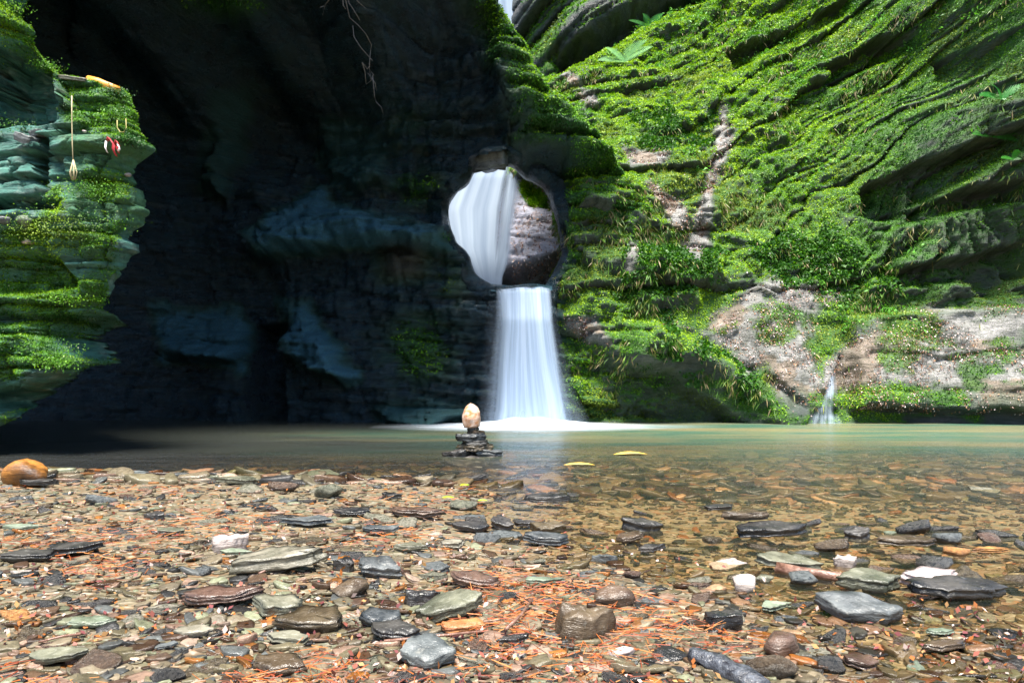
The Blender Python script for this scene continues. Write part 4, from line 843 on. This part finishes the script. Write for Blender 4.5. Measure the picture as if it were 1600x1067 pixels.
# ---- the uncounted small shale
g = np.random.default_rng(31)
sp = [slab(1300+k, 7, g.uniform(.45, .85), g.uniform(.10, .22), 1) for k in range(10)]
simple = []
for V, q4, t3 in sp:
    simple.append((V, q4, t3))
def shale(n, pxr, yr, szr, seed, sink=.25):
    g = np.random.default_rng(seed); y = 1/(g.uniform(1/yr[1], 1/yr[0], n)); y = np.where(g.random(n) < .5, y, g.uniform(yr[0], yr[1], n))
    x = g.uniform(pxr[0], pxr[1], n)/FPX*y; s = np.exp(g.uniform(math.log(szr[0]), math.log(szr[1]), n)); z = ground(x, y)+.006*fbm(x*14, y*14, 0, 405, 3)
    cols = np.array([(.17, .17, .12), (.24, .23, .18), (.035, .04, .045), (.07, .045, .03), (.12, .15, .17), (.22, .27, .2), (.34, .26, .22), (.32, .15, .04), (.5, .43, .38), (.14, .10, .07)])
    pr = np.array([.24, .16, .12, .12, .08, .06, .10, .04, .03, .05]); ci = g.choice(10, n, p=pr/pr.sum()); col = cols[ci]*g.uniform(.5, 1.05, (n, 1))*np.array([.92, .82, .72])
    wet = sm(.012, -.004, z)[:, None]; col = col*(1-.35*wet)*(1-wet*np.array([0, .18, .45]))
    VV, Q, T3, CC = [], [], [], []; off = 0; ti = g.integers(0, len(simple), n)
    yaw = g.normal(size=n)*.7+math.pi*(g.random(n) < .5); rx = g.normal(size=n)*.16-.05; ry = g.normal(size=n)*.14
    for k in range(len(simple)):
        V, q4, t3 = simple[k]; id_ = np.where(ti == k)[0]; m_ = len(id_)
        cz, sz_ = np.cos(yaw[id_]), np.sin(yaw[id_]); v = V[None]*s[id_, None, None]
        X, Y_, Z_ = v[..., 0], v[..., 1], v[..., 2]; Z2 = Z_+X*ry[id_, None]+Y_*rx[id_, None]
        vx = X*cz[:, None]-Y_*sz_[:, None]+x[id_, None]; vy = X*sz_[:, None]+Y_*cz[:, None]+y[id_, None]; vz = Z2+(z[id_]-sink*.1*s[id_])[:, None]
        VV.append(np.stack([vx, vy, vz], -1).reshape(-1, 3)); o_ = (np.arange(m_)*len(V))[:, None, None]+off
        Q.append((q4[None]+o_).reshape(-1, 4)); T3.append((t3[None]+o_).reshape(-1, 3)); CC.append(np.repeat(col[id_], len(V), 0)); off += m_*len(V)
    return np.concatenate(VV), np.concatenate(Q), np.concatenate(T3), np.concatenate(CC)
parts = [shale(9000, (-900, 900), (.95, 4.3), (.012, .034), 71), shale(5000, (-900, 900), (.95, 2.2), (.006, .014), 72), shale(3600, (-900, 900), (1.0, 4.8), (.03, .065), 73), shale(9000, (-1000, 1000), (3.3, 7.6), (.05, .20), 74), shale(2500, (-100, 1000), (3.0, 5.2), (.03, .07), 75)]
V = []; Q = []; T3 = []; CC = []; off = 0
for a in parts: V.append(a[0]); Q.append(a[1]+off); T3.append(a[2]+off); CC.append(a[3]); off += len(a[0])
link('shale_gravel', mesh('shale_gravel', np.concatenate(V), [np.concatenate(Q), np.concatenate(T3)], np.concatenate(CC)), M_shale, kind='stuff', label='loose shale chips and gravel covering the beach and the shallow bed', category='gravel')

# ---- needles, twigs and leaf scraps
g = np.random.default_rng(33)
def needles(n, seed):
    g = np.random.default_rng(seed); y = 1/(g.uniform(1/3.9, 1/.98, n)); x = g.uniform(-880, 860, n)/FPX*y
    k = fbm(x*3, y*3, 0, 441, 3)+.25*np.exp(-((x-.12)/.25)**2-((y-1.55)/.2)**2)*3+.2*np.exp(-((x+.3)/.5)**2-((y-2.3)/.4)**2); kp = (k > .02+.45*g.random(n)) & (ground(x, y) > -.008); x, y = x[kp], y[kp]; n = len(x)
    a = g.uniform(0, 2*math.pi, n); L = g.uniform(.012, .05, n); wd = g.uniform(.0004, .0008, n)*(1+.25*y); z = np.maximum(ground(x, y), 0)+g.uniform(.004, .016, n); dz = g.normal(size=n)*.12
    d = np.stack([np.cos(a), np.sin(a)*.8, dz], -1)*L[:, None]; s = np.stack([-np.sin(a), np.cos(a), 0*a], -1)*wd[:, None]; u = np.array([0, 0, 1])*wd[:, None]*1.2; p = np.stack([x, y, z], -1)
    Vv = np.stack([p-s, p+s, p+d+s*.5, p+d-s*.5, p+u*1.5, p+d+u], 1).reshape(-1, 3); o_ = (np.arange(n)*6)[:, None]
    F = np.concatenate([o_+np.array([0, 3, 5, 4]), o_+np.array([1, 4, 5, 2])]); pc = np.array([(.32, .09, .02), (.20, .045, .02), (.35, .15, .05), (.13, .06, .035)])
    return Vv, F, np.repeat(pc[g.integers(0, 4, n)]*g.uniform(.7, 1.3, (n, 1)), 6, 0)
nd = needles(19000, 81)
n = 5200; y = 1/(g.uniform(1/3.9, 1/.98, n)); x = g.uniform(-880, 860, n)/FPX*y; k = (fbm(x*3, y*3, 0, 447, 3) > -.05) & (ground(x, y) > -.012); x, y = x[k], y[k]; n = len(x)
p = np.stack([x, y, np.maximum(ground(x, y), 0)+.008], -1); c = np.array([(.32, .11, .03), (.22, .07, .05), (.5, .38, .34), (.16, .05, .05), (.36, .2, .08)])[g.integers(0, 5, n)]*g.uniform(.7, 1.2, (n, 1))
lf = leaf_cloud(p, np.tile([0, 0, 1.], (n, 1)), g.uniform(.006, .017, n), c, g, .5, .6)
moss_obj('needle_litter', [nd, lf], 'rusty orange needles and leaf scraps strewn over the shale', M_litter, 'needles')

# ---- broad leaves: yellow in the pool, green on the beach
def leaf(name, px, py, L, wd, yaw, mat, lab, z=None, group=None, n=9):
    x, y, gz = gpos(px, py); v = []
    for s in np.linspace(0, 1, n):
        hw = wd*.5*math.sin(math.pi*s)**.7*(1-.3*s); v += [(L*(s-.5), -hw, .06*L*math.sin(s*3)), (L*(s-.5), 0, .06*L*math.sin(s*3)-.03*wd), (L*(s-.5), hw, .06*L*math.sin(s*3))]
    F = [(3*a+b_, 3*a+b_+3, 3*a+b_+4, 3*a+b_+1) for a in range(n-1) for b_ in (0, 1)]
    o = link(name, mesh(name, np.array(v), np.array(F)), mat, smooth=True, label=lab, category='leaf'); o.location = (x, y, gz+.006 if z is None else z); o.rotation_euler = (R(4), 0, R(yaw))
    sol = o.modifiers.new('thick', 'SOLIDIFY'); sol.thickness = .0012
    if group: o['group'] = group
ML1 = plain('yellow_leaf', (.75, .5, .06), (.85, .62, .16), 30, .3); ML2 = plain('green_leaf', (.28, .5, .01), (.4, .6, .03), 60, .35)
leaf('leaf', 985, 712, .24, .10, 3, ML1, 'large yellow leaf floating in the pool right of the fall', .006)
leaf('leaf', 905, 729, .19, .07, -4, ML1, 'dull yellow leaf floating nearer than the large one', .006)
leaf('leaf', 726, 767, .045, .04, 20, ML2, 'bright green leaf, farthest of three on the beach tip', .03)
leaf('leaf', 700, 786, .05, .03, 0, ML2, 'bright green leaf left of the other two on the beach tip', .03)
leaf('leaf', 754, 791, .04, .025, 0, ML2, 'bright green leaf at the water edge of the beach tip', .02)

# ---- sticks
def tube(pts, radii, n=7, seed=0, jit=.12):
    pts = np.array(pts, float); m_ = len(pts); g = np.random.default_rng(seed); tg = np.gradient(pts, axis=0); V = []
    for a in range(m_):
        t = tg[a]/(np.linalg.norm(tg[a])+1e-9); ref = np.array([0, 0, 1.]) if abs(t[2]) < .9 else np.array([1., 0, 0]); s = np.cross(t, ref); s /= np.linalg.norm(s); u = np.cross(s, t)
        for k in range(n):
            r = radii[a]*(1+jit*g.normal()); V.append(pts[a]+r*(s*math.cos(2*math.pi*k/n)+u*math.sin(2*math.pi*k/n)))
    i = np.arange(n); F = [np.stack([a*n+i, a*n+(i+1) % n, (a+1)*n+(i+1) % n, (a+1)*n+i], -1) for a in range(m_-1)]; V += [pts[0], pts[-1]]
    T3 = np.concatenate([np.stack([(i+1) % n, i, np.full(n, m_*n)], -1), np.stack([(m_-1)*n+i, (m_-1)*n+(i+1) % n, np.full(n, m_*n+1)], -1)])
    return np.array(V), np.concatenate(F), T3
def stick(name, pts, r0, r1, mat, lab=None, cat=None, parent=None, seed=0, n=7, **kw):
    rr = np.linspace(r0, r1, len(pts)); o = link(name, stone_mesh(name, tube(pts, rr, n, seed), 1, mat), parent=parent, smooth=True, **kw)
    if lab: o['label'] = lab
    if cat: o['category'] = cat
    return o
M_bark = plain('wet_bark', (.10, .045, .03), (.26, .15, .11), 40, .3, .6); M_slate_edge = plain('black_slate_edge', (.015, .015, .02), (.10, .11, .13), 60, .2, .8); M_root = plain('root', (.10, .085, .08), (.22, .19, .17), 50, .5)
def gl_(pts, lift): return [np.array(gpos(*q))+np.array([0, 0, lift]) for q in pts]
stick('branch', gl_([(1215, 893), (1250, 900), (1285, 905), (1325, 912)], .012), .016, .012, M_bark, 'reddish fallen branch lying in the shallows left of the boat shaped slate', 'branch', seed=3, n=10)
stick('branch', gl_([(1080, 1034), (1088, 1037), (1100, 1040), (1112, 1047), (1125, 1051), (1140, 1061), (1158, 1070), (1190, 1090)], .012), .013, .020, M_slate_edge, 'black slate edge shaped like a branch end at the bottom edge', 'branch', seed=4, n=11)  # a slate edge, modelled as a branch
stick('twig', gl_([(405, 902), (433, 890)], .01), .003, .002, M_bark, 'short red twig leaning in front of the olive slab', 'twig', seed=5)
stick('twig', gl_([(790, 1000), (815, 975), (832, 950)], .02), .0035, .002, M_bark, 'brown twig in the needles left of the chocolate boulder', 'twig', seed=6)
stick('twig', gl_([(600, 1012), (680, 1004), (755, 996)], .012), .003, .003, M_bark, 'long straight twig across the stones at bottom centre', 'twig', seed=7)
stick('twig', gl_([(60, 1010), (100, 1000), (135, 996)], .008), .002, .002, M_bark, 'thin red twig on the lower left shale', 'twig', seed=8)
# roots hanging from the roof of the cave
Yr = 7.0; hr_ = bpy.data.objects.new('hanging_root', None); C.objects.link(hr_); hr_['label'] = 'pale bare roots dangling from the dark roof left of the arch'; hr_['category'] = 'root'
hr_.location = W(545, -60, Yr)
def rootp(pl): return [W(a, b_, Yr+.08*math.sin(a*.3+b_*.05))-W(545, -60, Yr) for a, b_ in pl]
for k, (pl, r0) in enumerate((([(545, -60), (540, 0), (546, 28), (560, 40), (572, 54), (580, 70), (578, 88), (577, 108)], .007), ([(551, 40), (553, 58), (564, 75), (582, 95)], .005), ([(566, 98), (570, 112), (572, 132)], .006),
                 ([(575, 115), (586, 130), (588, 142)], .006), ([(582, 118), (585, 150), (588, 160), (596, 168), (599, 180)], .004), ([(530, -60), (518, -5), (508, 8), (504, 24)], .006), ([(545, -60), (558, 2), (572, 14)], .006),
                 ([(540, -30), (545, 5), (552, 15), (562, 32)], .007), ([(535, -40), (536, 8), (540, 15)], .008), ([(506, 10), (500, 12)], .006))):
    stick('root', rootp(pl), r0, r0*.5, M_root, parent=hr_, seed=20+k, n=6)
stick('root', rootp([(577, 104), (574, 108), (566, 98)]), .005, .004, M_root, parent=hr_, seed=40, n=6); stick('root', rootp([(572, 132), (580, 126), (577, 108), (584, 118)]), .005, .004, M_root, parent=hr_, seed=41, n=6)

# ---- things left on the outcrop
def at_E(px, py, off=.0):
    d = (ppx-px)**2+(ppy-py)**2; d[T > 12] = 1e9; c0 = E.reshape(-1, 3)[np.argmin(d)]; return W(px, py, c0[1]-off)
c0 = at_E(160, 128, -.02)-np.array([0, 0, .035]); M_or = plain('orange_wood', (.55, .20, .02), (.75, .36, .05), 60, .45)
stick('log', [c0+np.array([-.10, 0, .045]), c0+np.array([-.03, 0, .03]), c0+np.array([.05, .01, .005]), c0+np.array([.11, .01, -.02])], +.032, .024, M_or, 'orange rotten log end lying on top of the left outcrop', 'log', seed=51, n=10)
c0 = at_E(112, 150, .17); M_st = plain('twine', (.35, .30, .16), (.5, .42, .25), 90, .7)
tw = stick('twine', [c0, c0-np.array([0, 0, .12]), c0-np.array([-.004, 0, .3]), c0-np.array([-.01, 0, .48])], .004, .003, M_st, 'straw twine with a tassel hanging down the left outcrop', 'twine', seed=52)
for k in range(5): stick('tassel', [c0-np.array([-.01, 0, .42]), c0-np.array([-.01+.012*(k-2), .01*(k % 2), .50]), c0-np.array([-.01+.006*(k-2), 0, .55])], .004, .002, M_st, parent=tw, seed=60+k)
c0 = at_E(178, 232, .14); M_red = plain('red_cloth', (.35, .01, .02), (.55, .04, .05), 60, .6); M_wh = plain('white_cloth', (.75, .7, .68), (.85, .8, .78), 60, .6)
rb = bpy.data.objects.new('ribbon', None); C.objects.link(rb); rb.location = c0; rb['label'] = 'red and white knotted ribbon tied on the mossy left outcrop'; rb['category'] = 'ribbon'
def strip(pts, wd, mat, name):
    pts = np.array(pts); V = np.concatenate([np.stack([p+np.array([-wd*.4, 0, wd*.3]), p+np.array([wd*.4, .004, -wd*.3])]) for p in pts]); n_ = len(pts); F = np.array([(2*a, 2*a+1, 2*a+3, 2*a+2) for a in range(n_-1)])
    o = link(name, mesh(name, V, F), mat, rb, smooth=True); q = o.modifiers.new('thick', 'SOLIDIFY'); q.thickness = .003
strip([(-.045, 0, .05), (-.03, -.012, .065), (-.01, -.015, .045), (.005, -.012, .02), (.0, -.01, -.01), (.015, 0, -.05)], .022, M_red, 'loop'); strip([(.0, 0, .02), (.02, -.015, .045), (.038, -.01, .02), (.02, 0, .0), (.03, 0, -.03)], .018, M_red, 'tail')
strip([(-.05, -.004, .045), (-.052, -.01, .0), (-.04, -.005, -.03)], .012, M_wh, 'tail'); strip([(.03, -.012, .02), (.045, -.014, -.005), (.03, -.008, -.02)], .012, M_wh, 'tail')
c0 = at_E(190, 195, .10); stick('wire_loop', [c0+np.array([-.03, 0, .03]), c0+np.array([-.03, 0, -.02]), c0+np.array([-.01, 0, -.05]), c0+np.array([.015, 0, -.05]), c0+np.array([.03, 0, -.02]), c0+np.array([.028, 0, .04])], .0035, .003, plain('straw', (.25, .22, .06), (.35, .30, .08), 80), 'yellow straw loop hanging above the red ribbon', 'loop', seed=70)
c0 = at_E(62, 413, .05); me = stone_mesh('tag', slab(1401, 16, .4, .2, 1), .05, plain('orange_tag', (.6, .08, .01), (.7, .14, .02), 40)); o = link('tag', me, label='small orange red tag upright in the moss of the left outcrop', category='tag'); o.location = c0; o.rotation_euler = (0, R(80), 0)
for (px, py, wd, col, lab) in ((8, 350, 24, 'blue grey', 'grey pebble laid in the crevice at the left edge'), (38, 355, 30, 'pale green', 'pale green pebble in the crevice right of a grey one'), (44, 382, 20, 'pale', 'white shell like pebble in the moss of the left outcrop'), (132, 208, 8, 'pale', 'tiny white pebble on the mossy face left of the ribbon'), (200, 276, 12, 'pale', 'tiny pink white pebble on the nose of the left outcrop')):
    c0 = at_E(px, py, .03); me = stone_mesh('pebble', lump(1500+px, .7, .6, .1, 9), wd*YL/FPX, S[col]); o = link('pebble', me, label=lab, category='pebble', group='offerings left on the outcrop'); o.location = c0
# flat slates wedged in the outcrop's crevice
for k, (px, py, wd, tl, lab) in enumerate(((42, 218, 42, 20, 'wedge shaped dark slate leaning in the crevice, left of two'), (62, 208, 34, -15, 'triangular slate leaning in the crevice, right of two'), (116, 120, 46, 6, 'grey flat slate on the top ledge left of the orange log'))):
    c0 = at_E(px, py, .02); me = stone_mesh('slate', slab(1600+k, 24, .7, .3 if k < 2 else .13, 3), wd*YL/FPX, S['blue grey' if k < 2 else 'green grey']); o = link('slate', me, label=lab, category='stone', group='slates wedged on the outcrop'); o.location = c0-np.array([0, 0, .03]); o.rotation_euler = (R(10), R(tl), 0)

# ---- ferns
M_fern = leaf_mat('fern_leaf', .4, .35)
def fern(base, L, fr, lab, seed, col=(.12, .42, .08)):
    g = np.random.default_rng(seed); r = bpy.data.objects.new('fern', None); C.objects.link(r); r.location = base; r['label'] = lab; r['category'] = 'fern'; r['group'] = 'ferns on the right slope'
    for k, (az, el_) in enumerate(fr):
        d = np.array([math.cos(az), -.35, 0]); V = []; F = []; n_ = 24
        for a in range(n_):
            s = a/(n_-1); c0 = d*L*s*math.cos(el_*(1-.6*s))+np.array([0, 0, 1])*L*(math.sin(el_)*s-.35*s*s); w_ = L*.24*math.sin(math.pi*min(1, s*.9+.12))**.8
            t = d*math.cos(el_)+np.array([0, 0, math.sin(el_)-.7*s]); t /= np.linalg.norm(t); sd = np.cross(t, [0, -.8, .6]); sd /= np.linalg.norm(sd)
            for q in (-1, 1):
                e = c0+sd*q*w_+t*w_*.35+np.array([0, 0, -.12*w_]); wd = L*.013; b0 = len(V); V += [c0-t*wd, c0+t*wd, .5*(c0+e)+t*wd*1.2, e, .5*(c0+e)-t*wd]; F.append([b0, b0+1, b0+2, b0+3, b0+4])
        cc = np.tile(np.array(col), (len(V), 1))*g.uniform(.8, 1.2, (len(V), 1)); link('frond', mesh('frond', np.array(V), np.array(F), cc), M_fern, r)
def at_B(px, py): d = (B.px-px)**2+(B.py-py)**2; return B.P.reshape(-1, 3)[np.argmin(d)]-np.array([0, .06, 0])
fern(at_B(975, 98), .55, ((.25, .75), (2.9, .2), (.6, 1.2), (2.4, .7)), 'pale green fern spreading on the upper mossy slope behind the arch', 1, (.20, .42, .16))
fern(at_B(1545, 218), .35, ((0, .4), (3.1, .3), (1, .9), (2, .9), (.3, 0)), 'bright fern on the dark ledges near the right edge', 2, (.05, .26, .03))
fern(at_B(1578, 250), .22, ((0, .4), (3.1, .3), (1.5, .9)), 'tiny fern just below the bright one at the right edge', 3, (.05, .26, .03))
fern(at_B(1560, 160), .4, ((0, .3), (3.1, .3), (.8, .7), (2.2, .7)), 'dark fern under the overhang at the upper right edge', 4, (.03, .22, .03))
fern(at_B(1030, 12), .5, ((0, .4), (3.1, .5), (1, .9), (2, .9)), 'shaded fern at the top of the frame above the mossy slope', 5, (.04, .18, .03))
